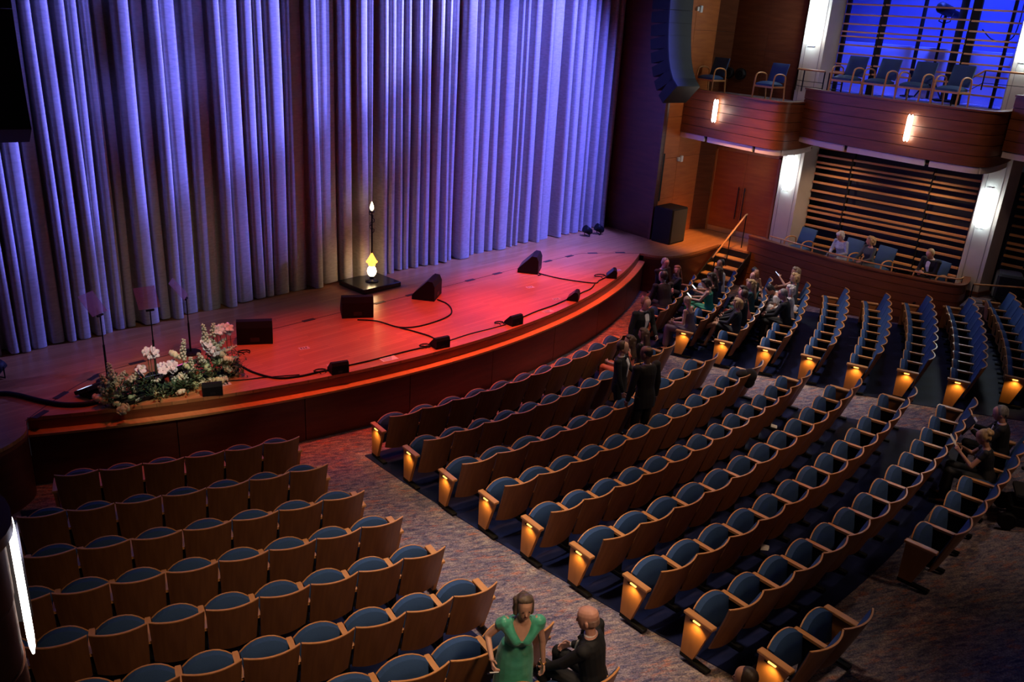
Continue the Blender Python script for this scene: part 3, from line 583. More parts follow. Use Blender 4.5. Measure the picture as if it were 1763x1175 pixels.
for (sec, row), (R, a0, w, n) in sorted(SEATW.items()):
    D = seat_meshes(w, (sec, row)); z = zrow(row); occ = OCC.get((sec, row), set()); ed = 6 if (sec, row) == ('A', 2) else 0
    for j in range(n):
        if sec == 'A': ac = a0 - (j + .5) * w / R
        else: ac = a0 + (j + .5) * w / R
        pos = PW(R, ac, z + .012)
        aisle = 'right aisle end' if sec == 'A' else 'aisle end'
        endn = {'A': 'from its right end', 'B': 'from its left end', 'C': 'from its left end', 'D': 'from its left end'}[sec]
        up = 'occupied' if j in occ else 'empty tipped-up'
        lab = '%s blue seat, %s row of the %s, %s %s' % (up, ordn(row), SECN[sec], ordn(j + 1), endn)
        if sec == 'D': lab = '%s blue seat in the rear right group, %s %s' % (up, ordn(j + 1), endn)
        if sec == 'B' and row == 9: lab = '%s blue seat of the short rear pair at the bottom, %s from left' % (up, ordn(j + 1))
        t = thing('theatre_chair', lab, 'theatre seat', pos, ac, 'seats of the ' + SECN[sec])
        obj('backrest', D['backrest'], t); obj('top_edge', D['top_edge'], t); obj('back_cushion', D['back_cushion'], t)
        if j in occ: obj('seat_cushion', D['seat_cushion_down'], t); obj('seat_pan', D['seat_pan_down'], t)
        else: obj('seat_cushion', D['seat_cushion'], t); obj('seat_pan', D['seat_pan'], t)
        # side supports: each seat carries its left one, the last also its right one
        lf = (j == 0) if sec != 'A' else (j == n - 1); rt = (j == n - 1) if sec != 'A' else (j == 0)
        for side, is_end in ((-1, lf), (1, rt)):
            x = side * w / 2
            if side == 1 and not is_end: continue
            if is_end:
                o = obj('end_panel', ENDP[side], t); o.location = (x, 0, 0); o = obj('armrest', ENDA[side], t); o.location = (x, 0, 0); o = obj('foot', FOOT[side], t); o.location = (x, 0, 0)
                if side < 0 and sec in 'BC':
                    p = t.children and [c for c in t.children if c.name.startswith('end_panel')][-1]
                    obj('light_slot', SLOT, p)
                    if sec != 'D' : obj('aisle_light', GLOW, p)
                    Mx = Matrix.Translation(pos) @ Matrix.Rotation(ac, 4, 'Z'); q = Mx @ Vector((x - .125, .30, .50)); tq = Mx @ Vector((x - .05, .31, .33))
                    spot('aisle_spot', q, tq, (1, .58, .14), 3.2 if sec == 'B' else 4.2, 130, .9, .015)
            else:
                o = obj('armrest', ARM, t); o.location = (x, 0, 0); o = obj('arm_stand', STAND, t); o.location = (x, 0, 0)

# ------------------------------------------------------------------ things on the stage
def wedge(label, c, rz, w_, d, h, group, name='stage_monitor'):   # back (tall) side on local -y, sloping grille towards +y
    t = thing(name, label, 'stage monitor', (c[0], c[1], DZ + .002), rz, group)
    prof = [(-d / 2, 0), (d / 2, 0), (d / 2, h * .22), (-d * .18, h), (-d * .40, h * .98), (-d / 2, h * .72)]
    n = len(prof); mb = MB(); vs = [(-w_ / 2, y, z) for y, z in prof] + [(w_ / 2, y, z) for y, z in prof]
    mb.add(vs, [tuple(range(n)), tuple(reversed(range(n, 2 * n)))] + [((i + 1) % n, i, n + i, n + (i + 1) % n) for i in range(n)]); obj('cabinet', mb, t, 'black')
    a = Vector((0, d / 2, h * .22)); b_ = Vector((0, -d * .18, h)); nrm = Vector((0, (b_ - a).z, -(b_ - a).y)).normalized() * .006
    mb = MB(); q = [a.lerp(b_, .06), a.lerp(b_, .94)]; k = w_ / 2 * .92; P8 = [Vector((sx * k, p.y, p.z)) + nrm * s for s in (0, 1) for p in q for sx in (-1, 1)]
    mb.add(P8, [(0, 2, 3, 1), (4, 5, 7, 6), (0, 1, 5, 4), (2, 6, 7, 3), (0, 4, 6, 2), (1, 3, 7, 5)]); obj('grille', mb, t, 'black_gloss')
    mb = MB(); mb.box(-w_ * .13, w_ * .13, -d / 2 - .004, -d / 2 + .01, h * .12, h * .3); obj('connector_plate', mb, t, 'dark_metal'); return t
for c, rz, lab in (((-3.42, -13.72), RAD(-32), 'large black wedge monitor beside the flowers, leftmost of the four large ones'), ((-1.2, -13.72), RAD(-32), 'large black wedge monitor in front of the lit candle lamp platform'),
                   ((.62, -13.72), RAD(33), 'large black wedge monitor right of the candle lamp platform'), ((3.85, -13.72), RAD(33), 'large black wedge monitor farthest right on the deck')):
    wedge(lab, c, rz, .6, .48, .42, 'large wedge monitors on the deck')
SM = [(-5.08, -15.24), (-3.13, -15.76), (-1.07, -15.97), (.86, -15.99), (3.0, -15.75), (5.04, -15.24)]
SL = ['beside the flowers at the left end of the stage lip', 'second from the flowers along the stage lip', 'third from the flowers along the stage lip', 'third from the right end of the stage lip', 'second from the right end of the stage lip', 'at the right end of the stage lip with a coiled cable']
for (x, y), l in zip(SM, SL): wedge('small black wedge monitor ' + l, (x, y), atan2(x, -y) * 1.0 + (.35 if x > 2 else -.1), .29, .24, .2, 'small wedge monitors along the stage lip', 'small_stage_monitor')
def cable(label, pts, r=.013, mat='black', z=None):
    z = DZ + r + .002 if z is None else z; P = smooth_path([(x, y, z) for x, y in pts], 6); mb = MB(); mb.tube(P, r, 6); return single('cable', mb, mat, label, 'cable')
def coil(cx, cy, n=1.6, R=.13):
    return [(cx + R * (1 + .1 * sin(3 * t)) * cos(t), cy + R * .7 * sin(t)) for t in [2 * pi * n * i / 18 for i in range(19)]]
cable('black cable curving from the monitor by the lamp platform round to the next large monitor', [(-1.41, -14.02), (-1.16, -14.31), (-1.05, -14.8), (-.75, -14.99), (-.26, -15.0), (.17, -14.9), (.44, -14.67), (.61, -14.34), (.62, -14.05)])
cable('black cable running down to the third small monitor from the flowers', [(-1.05, -14.84), (-.95, -15.21), (-.9, -15.55), (-.98, -15.84)])
cable('thin black cable along the lip between the two middle small monitors', [(-.9, -15.9), (-.26, -15.88), (.23, -15.92), (.68, -15.95)], .009)
cable('black cable along the lip right of centre with a paper sheet beside it', [(1.05, -15.9), (1.77, -15.8), (2.32, -15.77), (2.84, -15.7)])
cable('black cable along the lip left of centre beside the larger paper sheet', [(-2.95, -15.68), (-2.47, -15.75), (-1.99, -15.79), (-1.49, -15.84), (-1.22, -15.9)])
cable('black cable from the rightmost large monitor to the right end of the lip', coil(3.72, -14.08, 1.1, .1)[-8:] + [(3.86, -14.45), (4.03, -14.91), (4.3, -15.33), (4.52, -15.27), (4.9, -15.2)])
cable('short black cable joining the lip cable near the right end', [(3.15, -15.68), (3.5, -15.59), (3.89, -15.53), (4.25, -15.36)])
cable('black cable curving from behind the flowers to the second small monitor', [(-4.23, -14.5), (-4.22, -14.97), (-4.06, -15.4), (-3.73, -15.57), (-3.37, -15.62), (-3.2, -15.66)], .016)
cable('thick black cable bundle leading off the left edge of the stage to the flowers', [(-8.6, -12.9), (-7.9, -13.2), (-7.44, -13.43), (-7.27, -13.64), (-7.11, -14.01), (-6.91, -14.35), (-6.68, -14.52), (-6.5, -14.55)], .035)
cable('thin black cable in front of the flowers', [(-4.75, -14.99), (-4.43, -15.15), (-4.2, -15.24), (-3.7, -15.5)], .008)
for (cx, cy), l in (((-3.38, -15.62), 'left of the second small monitor'), ((-1.3, -15.84), 'left of the third small monitor'), ((.62, -15.84), 'left of the fourth small monitor'), ((4.82, -15.08), 'around the rightmost small monitor'), ((-3.9, -14.16), 'beside the leftmost large monitor')):
    P = [(x, y, DZ + .012 + .05 * (i % 9) / 9) for i, (x, y) in enumerate(coil(cx, cy, 1.7, .11 if cx < 4 else .17))]; mb = MB(); mb.tube(P, .008, 6); single('cable_coil', mb, 'black', 'small loop of black cable ' + l, 'cable')
for (x, y), (a, b_), l, m_ in (((-2.15, -15.85), (.30, .2), 'cream paper sheet on the lip between the second and third small monitors', 'paper'), ((1.95, -15.93), (.26, .14), 'cream paper sheet on the lip right of centre', 'tape')):
    t = thing('paper_sheet', l, 'paper', (x, y, DZ + .003), -.15); mb = MB(); mb.box(-a / 2, a / 2, -b_ / 2, b_ / 2, 0, .003); obj('sheet', mb, t, m_)
    mb = MB()
    for i in range(5): mb.box(-a * .4, a * (.1 + .06 * i), -b_ * .38 + i * b_ * .17, -b_ * .38 + i * b_ * .17 + .01, .003, .0036)
    obj('print', mb, t, 'chair_blue')
for i, ((x, y), l) in enumerate((((-2.99, -14.58), 'in front of the leftmost large monitor'), ((-4.78, -15.08), 'beside the leftmost small monitor'), ((-3.05, -15.5), 'behind the second small monitor'), ((2.87, -14.62), 'left of the rightmost large monitor'), ((5.62, -15.0), 'right of the rightmost small monitor'), ((2.72, -15.52), 'behind the fifth small monitor'))):
    t = thing('floor_mark', 'small pale tape label on the deck ' + l, 'tape mark', (x, y, DZ + .002), -.2); mb = MB(); mb.box(-.09, .09, -.06, .06, 0, .002); obj('label_tape', mb, t, 'tape')
    mb = MB()
    for k in range(3): mb.box(-.06 + .045 * k, -.045 + .045 * k, -.035, .035, .002, .0027); mb.box(-.06 + .045 * k, -.03 + .045 * k, (-.035 if k % 2 else .02), (-.02 if k % 2 else .035), .002, .0027)
    obj('mark', mb, t, 'hatch')
# candle lamp on its platform
mb = MB(); mb.cbox(-.5, .5, -.43, .43, 0, .11, .01); single('lamp_platform', mb, 'black_gloss', 'square black platform at the curtain carrying the tall lit lamp', 'platform', None, (.11, -12.47, DZ))
t = thing('candle_lamp', 'tall thin lamp with glowing amber lantern at its foot and flame-like bulb on top', 'lamp', (.13, -12.5, DZ + .11))
mb = MB(); mb.lathe([(.14, 0), (.14, .02), (.05, .04), (.04, .10), (.07, .12)], n=16); obj('foot', mb, t, 'dark_metal')
mb = MB(); mb.lathe([(.05, .12), (.085, .16), (.10, .22), (.085, .29), (.055, .33)], n=16); obj('lower_globe', mb, t, 'flame')
mb = MB(); mb.lathe([(.05, .33), (.075, .35), (.08, .39), (.06, .42)], n=16); obj('upper_globe', mb, t, 'amber_glass')
mb = MB(); mb.lathe([(.12, .42), (.125, .44), (.07, .47), (.05, .53), (.018, .62)], n=12)
for k in range(8): g = k * pi / 4; mb.tube([(.11 * cos(g), .11 * sin(g), .43), (.06 * cos(g), .06 * sin(g), .52), (.015 * cos(g), .015 * sin(g), .60)], .008, 5)
obj('crown', mb, t, 'amber_glass')
mb = MB(); mb.tube([(0, 0, .60), (0, 0, 1.50)], .016, 8); obj('pole', mb, t, 'black')
for k in range(6):
    z = 1.06 + k * .075; g = k * 1.7; mb = MB(); mb.tube([(.016 * cos(g), .016 * sin(g), z), (.055 * cos(g), .055 * sin(g), z + .02), (.06 * cos(g), .06 * sin(g), z + .07), (.02 * cos(g), .02 * sin(g), z + .09)], .009, 6); obj('scroll', mb, t, 'dark_metal')
mb = MB(); mb.lathe([(.02, 1.48), (.055, 1.50), (.06, 1.53), (.03, 1.54)], n=12); obj('drip_cup', mb, t, 'dark_metal')
mb = MB(); mb.lathe([(.018, 1.54), (.036, 1.57), (.042, 1.60), (.032, 1.65), (.012, 1.70), (.004, 1.72)], n=12); obj('flame_bulb', mb, t, 'flame')
point('candle_lamp_light', (.13, -12.66, 1.45), (1, .5, .15), 1.6, .06); point('candle_lamp_light', (.13, -12.58, 2.78), (1, .8, .6), .5, .04)
# glass prompters
m = bpy.data.materials.new('prompter_glass'); m.use_nodes = True; nt = m.node_tree; MATS['prompter_glass'] = m
b = nt.nodes['Principled BSDF']; b.inputs['Base Color'].default_value = (.35, .22, .22, 1); b.inputs['Roughness'].default_value = .08; tr = nt.nodes.new('ShaderNodeBsdfTransparent'); mx = nt.nodes.new('ShaderNodeMixShader'); mx.inputs[0].default_value = .28
tr.inputs[0].default_value = (.85, .82, .88, 1)
nt.links.new(tr.outputs[0], mx.inputs[1]); nt.links.new(b.outputs[0], mx.inputs[2]); nt.links.new(mx.outputs[0], nt.nodes['Material Output'].inputs[0])
for (x, y, zt), ry, lab in (((-6.07, -13.88, 2.11), .5, 'left glass prompter on a thin black stand behind the flowers'), ((-5.43, -14.15, 2.13), -.15, 'middle glass prompter on a thin black stand behind the flowers'), ((-4.57, -13.6, 1.99), .9, 'right glass prompter on a thin black stand behind the flowers')):
    t = thing('prompter', lab, 'prompter', (x, y, DZ), ry); H = zt - DZ
    mb = MB(); mb.tube([(0, 0, .02), (0, 0, H * .55)], .016, 8); mb.tube([(0, 0, H * .5), (0, 0, H)], .010, 8); obj('pole', mb, t, 'black')
    mb = MB(); mb.lathe([(.17, 0), (.17, .015), (.03, .03)], n=16); obj('base', mb, t, 'black')
    mb = MB(); mb.cbox(-.06, .06, -.015, .015, H - .03, H, .003); obj('clamp', mb, t, 'black')
    M_ = Matrix.Translation((0, 0, H + .01)) @ Matrix.Rotation(RAD(-38), 4, 'X'); mb = MB(); mb.box(-.16, .16, -.003, .003, 0, .36, M_); obj('glass_pane', mb, t, 'prompter_glass')
for (x, y), rz, mt, lab in (((-6.42, -14.2), .3, 'screen', 'black floor screen at the left end of the flowers'), ((-5.62, -14.42), -.1, 'screen', 'black floor screen with bright blue picture amid the flowers'), ((-5.1, -14.3), .2, 'screen_pink', 'black floor screen with pink picture amid the flowers')):
    t = thing('floor_screen', lab, 'screen', (x, y, DZ), rz); M_ = Matrix.Translation((0, 0, .12)) @ Matrix.Rotation(RAD(-25), 4, 'X')
    mb = MB(); mb.cbox(-.21, .21, -.16, .16, -.03, .03, .006, M_); mb.box(-.15, .15, -.12, .12, 0, .1); obj('housing', mb, t, 'black')
    mb = MB(); mb.box(-.17 if mt != 'screen_pink' else -.12, .0 if x < -6 else .17, .0, .13, .0305, .033, M_); obj('display', mb, t, mt)
# flowers
pmat('rose', (.80, .74, .50), .7); pmat('rose_green', (.62, .68, .38), .7); pmat('rose_peach', (.85, .62, .42), .7); pmat('orchid_white', (.86, .78, .80), .6); pmat('spire_flower', (.66, .64, .48), .7); pmat('leaf', (.035, .075, .025), .6); pmat('stem_green', (.08, .12, .04), .7)
ROSES = [[-6.31, -14.74, 1.36], [-6.37, -14.73, 1.26], [-6.32, -14.74, 1.16], [-6.45, -14.73, 1.12], [-6.54, -14.72, 1.17], [-6.35, -14.81, 1.07], [-6.2, -14.74, 1.07], [-6.36, -15.08, 1.07], [-6.02, -14.75, 1.16], [-5.74, -14.84, 1.07], [-5.48, -15.01, 1.07], [-5.21, -14.94, 1.07], [-5.35, -14.79, 1.19], [-5.1, -14.81, 1.18], [-5.08, -14.87, 1.07], [-4.93, -14.82, 1.27], [-4.95, -14.96, 1.07], [-4.85, -14.99, 1.07], [-4.89, -14.82, 1.14], [-5.26, -14.8, 1.37], [-5.39, -14.79, 1.57], [-4.74, -14.83, 1.32], [-4.62, -14.84, 1.18], [-4.47, -14.88, 1.07], [-4.62, -14.84, 1.31], [-4.54, -14.84, 1.27], [-4.67, -14.83, 1.43], [-6.12, -14.85, 1.07]]
ORCH = [[-5.77, -14.77, 1.67], [-5.71, -14.77, 1.7], [-5.81, -14.77, 1.7], [-5.57, -14.78, 1.4], [-5.51, -14.78, 1.4], [-5.44, -14.79, 1.43], [-5.45, -14.79, 1.38], [-5.62, -14.78, 1.39], [-5.94, -14.76, 1.45], [-4.93, -14.82, 1.62], [-4.87, -14.82, 1.53], [-4.79, -14.83, 1.48], [-4.73, -14.83, 1.82], [-4.67, -14.83, 1.84], [-4.58, -14.84, 1.83], [-4.51, -14.84, 1.8], [-4.91, -14.82, 1.66], [-4.7, -14.83, 1.77]]
SPIRE = [([-6.34, -14.74, 1.49], [-6.36, -14.73, 1.68]), ([-6.45, -14.73, 1.41], [-6.48, -14.73, 1.54]), ([-6.46, -14.73, 1.24], [-6.52, -14.72, 1.36]), ([-6.24, -14.74, 1.4], [-6.15, -14.75, 1.5]), ([-6.09, -14.75, 1.34], [-6.0, -14.75, 1.41]), ([-6.02, -14.75, 1.38], [-5.87, -14.76, 1.53]), ([-5.29, -14.8, 1.54], [-5.25, -14.8, 1.8]), ([-5.17, -14.8, 1.28], [-5.17, -14.8, 1.49]), ([-4.91, -14.82, 1.73], [-4.94, -14.82, 1.98]), ([-4.79, -14.83, 1.79], [-4.77, -14.83, 1.96]), ([-4.76, -14.83, 1.55], [-4.81, -14.82, 1.71]), ([-4.6, -14.84, 1.47], [-4.41, -14.85, 1.5]), ([-4.52, -14.84, 1.29], [-4.4, -14.85, 1.31]), ([-4.99, -14.81, 1.38], [-5.05, -14.81, 1.53]), ([-4.69, -14.83, 1.58], [-4.59, -14.84, 1.66]), ([-4.71, -14.9, 1.07], [-4.74, -15.08, 1.07]), ([-5.71, -14.77, 1.24], [-5.6, -14.78, 1.3]), ([-5.43, -14.79, 1.14], [-5.48, -14.79, 1.25]), ([-6.09, -14.87, 1.07], [-5.99, -14.78, 1.07]), ([-6.22, -14.74, 1.22], [-6.18, -14.74, 1.3]), ([-5.26, -14.8, 1.09], [-5.29, -14.8, 1.27])]

rf = random.Random(5)
ar = thing('flower_arrangement', 'long low arrangement of cream roses, white orchids and tall flower spires at the stage lip', 'flowers', (-5.4, -14.8, DZ)); AO = Vector((-5.4, -14.8, DZ))
def petals(r, rings=3):
    mb = MB(); mb.ell((0, 0, 0), (r * .55, r * .55, r * .5), 8, 5)
    for k in range(rings):
        n = 4 + k
        for i in range(n):
            g = 2 * pi * i / n + k * .6; R_ = r * (.35 + .22 * k); M_ = Matrix.Rotation(g, 4, 'Z') @ Matrix.Translation((R_, 0, r * (.15 - .12 * k))) @ Matrix.Rotation(-.5 + .35 * k, 4, 'Y')
            mb.ell((0, 0, 0), (r * .13, r * .42, r * .42), 6, 4, M_)
    return mb
RM = [petals(.085).mesh('rose', mm) for mm in ('rose', 'rose_green', 'rose_peach')]
for i, p in enumerate(ROSES):
    o = obj('rose', RM[0 if i % 4 in (0, 2) else (1 if i % 4 == 1 else (2 if p[0] > -4.9 else 1))], ar); o.location = Vector(p) - AO + Vector((0, rf.uniform(-.06, .05), 0)); o.rotation_euler = (rf.uniform(.3, 1.0), rf.uniform(-.4, .4), rf.uniform(0, 6)); o.scale = [rf.uniform(.85, 1.25)] * 3
mb = MB()
for i in range(5): g = 2 * pi * i / 5; mb.ell((0, 0, 0), (.05, .04, .010), 8, 4, Matrix.Rotation(g, 4, 'Z') @ Matrix.Translation((.042, 0, 0)) @ Matrix.Rotation(-.3, 4, 'Y'))
mb.ell((0, 0, .008), (.010, .010, .012), 6, 4); OM = mb.mesh('orchid', 'orchid_white')
for p in ORCH:
    for k in range(2):
        o = obj('orchid', OM, ar); o.location = Vector(p) - AO + Vector((rf.uniform(-.03, .03), rf.uniform(-.06, .04), rf.uniform(-.03, .03))); o.rotation_euler = (rf.uniform(.6, 1.4), rf.uniform(-.5, .5), rf.uniform(-1, 1))
for a, b_ in SPIRE:
    A_ = Vector(a) - AO; B_ = Vector(b_) - AO; d = (B_ - A_); A_ = A_ - d * .25; L_ = (B_ - A_).length; N_ = max(10, int(L_ / .009)); mb = MB()
    mb.tube([A_, B_], .006, 5)
    for i in range(N_):
        q = i / N_; g = i * 2.4; rr = .045 * (1 - .6 * q); c = A_.lerp(B_, q) + Vector((cos(g) * rr, sin(g) * rr, rf.uniform(-.01, .01))); mb.ell(c, (.024 * (1.1 - .5 * q),) * 3, 6, 4)
    o = obj('flower_spire', mb, ar, 'spire_flower')
# foliage: leaf blades and stems massed at the foot
mb = MB()
for i in range(1500):
    u = rf.random(); x = -6.5 + 2.15 * u; y = -14.72 - .12 * u + rf.gauss(0, .10); hgt = (.18 + .16 * abs(sin(u * 7))) * (1.3 if u > .75 or u < .12 else 1); z = DZ + .02 + rf.random() * hgt
    if u > .3 and u < .6: z = DZ + .02 + rf.random() * .12; y -= .08
    L_ = rf.uniform(.06, .14); g = rf.uniform(0, 2 * pi); e_ = rf.uniform(-.1, .9); d = Vector((cos(g) * cos(e_), sin(g) * cos(e_), sin(e_))) * L_; s_ = Vector((-sin(g), cos(g), 0)) * L_ * .16; c = Vector((x, y, z)) - AO
    mb.add([c, c + d * .5 + s_, c + d, c + d * .5 - s_], [(0, 1, 2, 3)])
o = obj('leaves', mb, ar, 'leaf'); o['kind'] = 'stuff'
mb = MB()
for p in ORCH[:3] + ORCH[12:16] + [a for a, _ in SPIRE[:14]]:
    q = Vector(p) - AO; mb.tube([(q.x + .03, q.y + .02, .02), (q.x + .01, q.y, q.z * .6), q], .005, 5)
obj('stems', mb, ar, 'stem_green')['kind'] = 'stuff'
mb = MB(); mb.cbox(-1.0, .95, -.10, .12, .0, .09, .02); obj('trough', mb, ar, 'black')
# loudspeakers
t = thing('floor_loudspeaker', 'large black cloth-covered loudspeaker box standing on the right side of the deck', 'loudspeaker', (9.15, -14.08, DZ), 0)
mb = MB(); mb.cbox(-.37, .37, -.30, .30, 0, .97, .02); obj('cabinet', mb, t, 'black')
mb = MB(); mb.cbox(-.34, .34, -.312, -.299, .04, .93, .004); obj('grille', mb, t, 'black_cloth')
def line_array(label, x, y, z, rz, n, w_, d, h, tilt, matf, mats_):
    t = thing('line_array', label, 'loudspeakers', (x, y, z), rz); p = Vector((0, 0, 0)); a = tilt
    for i in range(n):
        M_ = Matrix.Translation(p) @ Matrix.Rotation(-a, 4, 'X'); mb = MB(); mb.add([M_ @ Vector(v) for v in [(-w_ / 2, -d / 2, .006), (w_ / 2, -d / 2, .006), (w_ / 2, d / 2, .03), (-w_ / 2, d / 2, .03), (-w_ / 2, -d / 2, h - .006), (w_ / 2, -d / 2, h - .006), (w_ / 2, d / 2, h - .03), (-w_ / 2, d / 2, h - .03)]], [(0, 3, 2, 1), (4, 5, 6, 7), (0, 1, 5, 4), (1, 2, 6, 5), (2, 3, 7, 6), (3, 0, 4, 7)]); c = obj('cabinet', mb, t, mats_)
        mb = MB(); mb.box(-w_ / 2 + .02, w_ / 2 - .02, -d / 2 - .012, -d / 2, .012, h - .012, M_); obj('grille', mb, c, matf)
        p = p + (M_.to_3x3() @ Vector((0, 0, h))); a *= .68
    for s in (-1, 1): mb = MB(); mb.tube([(s * w_ * .3, 0, p.z), (s * w_ * .3, 0, p.z + 3)], .012, 6); obj('hanging_bar', mb, t, 'dark_metal')
    return t
line_array('tall curved column of black loudspeakers hanging in front of the orange wall beside the proscenium', 8.5, -14.35, 4.95, RAD(-14), 11, .8, .62, .31, RAD(48), 'grille_grey', 'black')
line_array('tall column of black loudspeakers hanging at the upper left edge over the curtain', -7.35, -14.4, 4.86, RAD(-14), 9, .95, .6, .31, RAD(26), 'black_cloth', 'black')
# small lamps on the deck at both curtain ends
def par_can(x, y, rz, label):
    t = thing('floor_lamp', label, 'stage lamp', (x, y, DZ), rz); M_ = Matrix.Translation((0, 0, .17)) @ Matrix.Rotation(RAD(-60), 4, 'X')
    mb = MB(); mb.lathe([(.05, -.16), (.09, -.12), (.10, .0), (.11, .10), (.105, .10)], (0, 0, 0), 14, M_); obj('housing', mb, t, 'black')
    mb = MB(); mb.lathe([(.02, .085), (.095, .088), (.095, .095), (.02, .098)], (0, 0, 0), 14, M_); obj('lens', mb, t, 'steel')
    mb = MB(); mb.tube([(-.13, 0, .2), (-.13, 0, .02), (.13, 0, .02), (.13, 0, .2)], .012, 6); obj('yoke', mb, t, 'black')
par_can(7.62, -12.45, RAD(70), 'black lamp with round lens on the deck at the right curtain end, left of two')
par_can(8.08, -12.5, RAD(60), 'black lamp with round lens on the deck at the right curtain end, right of two')
par_can(-7.25, -12.75, RAD(-60), 'black lamp on the deck at the left curtain end, cut off by the left edge')
for i, (y, l) in enumerate(((-13.96, 'left'), (-14.32, 'right'))):
    t = thing('round_loudspeaker', 'round black wall loudspeaker behind the lowest balcony step, %s of two' % l, 'loudspeaker', (11.22, y - .1, 5.45), -pi / 2)
    Mr = Matrix.Rotation(pi / 2, 4, 'X'); mb = MB(); mb.lathe([(.10, -.08), (.14, -.06), (.155, .0), (.155, .05), (.13, .07)], n=20, M=Mr); obj('rim', mb, t, 'black'); mb = MB(); mb.lathe([(.03, .055), (.125, .062), (.12, .074), (.02, .05)], n=20, M=Mr); obj('cone', mb, t, 'dark_metal')

# ------------------------------------------------------------------ armchairs in the boxes
def armchair(label, x, y, z, rz, group):
    t = thing('box_armchair', label, 'armchair', (x, y, z), rz, group)
    mb = MB()
    def pad(u, v, s): x_ = (u - .5) * 2; b_ = (1 - x_ ** 6) * (1 - (2 * v - 1) ** 6); return Vector((x_ * .24, -.22 + .46 * v, .40 + (.085 * max(.3, b_) if s else -.02)))
    mb.slab(pad, 6, 6); obj('seat', mb, t, 'chair_blue')
    mb = MB()
    def bk(u, v, s): x_ = (u - .5) * 2; b_ = (1 - x_ ** 6) * (1 - (2 * v - 1) ** 8); return Vector((x_ * .245, -.22 - .14 * v - .03 * (1 - x_ * x_) + (.06 * max(.2, b_) if s else -.02), .46 + .46 * v))
    mb.slab(bk, 6, 6); obj('backrest', mb, t, 'chair_blue')
    for s in (-1, 1):
        X = s * .285; mb = MB(); pts = smooth_path([(X, .25, .0), (X, .24, .35), (X, .22, .58), (X, .16, .655), (X, .02, .675), (X, -.14, .65), (X, -.22, .58), (X, -.25, .3), (X, -.30, .0)], 4); mb.tube(pts, .019, 6); obj('arm_frame', mb, t, 'arm_wood')
        mb = MB(); mb.box(X - .015, X + .015, -.24, .24, .34, .38); obj('side_rail', mb, t, 'arm_wood')
    mb = MB(); mb.box(-.28, .28, .205, .235, .335, .38); obj('front_rail', mb, t, 'arm_wood'); return t
for (y, l) in ((-17.85, 'first from the left'), (-18.62, 'second from the left'), (-19.42, 'third from the left'), (-20.22, 'rightmost')): armchair('blue armchair on the balcony before the blue lit slats, %s of four' % l, 10.05, y, 5.262, RAD(80), 'armchairs on the middle balcony step')
for (y, l) in ((-14.15, 'nearer the proscenium'), (-15.85, 'nearer the pale pillar')): armchair('dark blue armchair with bent wood arms on the lowest balcony step, %s' % l, 10.15, y, 4.932, RAD(80), 'armchairs on the lowest balcony step')
for (x, y, l) in ((10.8, -17.1, 'empty blue armchair in the lower box beside the left pale pillar'), (10.72, -18.4, 'blue armchair in the lower box behind the guest in light blue'), (10.66, -19.25, 'blue armchair in the lower box behind the guest in dark grey'), (10.45, -20.6, 'blue armchair in the lower box behind the man in black'), (10.95, -16.75, None)):
    if l: armchair(l, x, y, .823, RAD(75), 'armchairs in the lower box')
# dark covered equipment right of the pillar
for (x, y, s, lab) in ((11.45, -22.1, .9, 'dark covered equipment cart right of the right pale pillar, left one'), (11.75, -22.85, 1.0, 'dark covered equipment cart right of the right pale pillar, right one')):
    t = thing('equipment_cart', lab, 'equipment', (x - .25, y, DZ), .3); mb = MB(); mb.cbox(-.35 * s, .35 * s, -.3 * s, .3 * s, .1, .8 * s, .05); obj('cover', mb, t, 'black_cloth')
    mb = MB(); mb.tube([(-.3, -.25, .8), (-.3, -.25, 1.05), (.3, -.25, 1.05), (.3, -.25, .8)], .015, 6); obj('handle', mb, t, 'dark_metal')
    for sx in (-1, 1):
        for sy in (-1, 1): mb = MB(); mb.lathe([(.02, -.02), (.05, -.015), (.05, .015), (.02, .02)], (0, 0, 0), 12, Matrix.Translation((sx * .28, sy * .24, .052)) @ Matrix.Rotation(pi / 2, 4, 'Y')); obj('castor', mb, t, 'dark_metal')
# papers and coat in the rows
for (x, y, l) in ((2.42, -20.86, 'white folded paper on the dark floor between the fourth and fifth centre rows'), (-1.33, -22.62, 'white crumpled paper on the dark floor behind the sixth centre row'), (.15, -23.5, 'white scrap of paper on the floor near the back of the centre block')):
    mb = MB(); mb.add([(-.06, -.09, .0), (.07, -.08, .01), (.06, .10, .03), (-.07, .08, .0), (0, .01, .05)], [(0, 1, 4), (1, 2, 4), (2, 3, 4), (3, 0, 4), (3, 2, 1, 0)]); single('paper_scrap', mb, 'paper', l, 'paper', None, (x, y, zfR(hypot(x, y)) + .014), .4)
mb = MB(); mb.ell((0, 0, 0), (.15, .13, .14), 14, 10); mb.ell((-.14, .08, .06), (.14, .10, .07), 12, 8); mb.ell((-.02, -.02, -.1), (.12, .1, .12), 12, 8); o = single('black_coat', mb, 'black_cloth', 'round black furry bundle draped over a seat end of the fourth centre row', 'coat', None, (2.5, -20.24, .90))
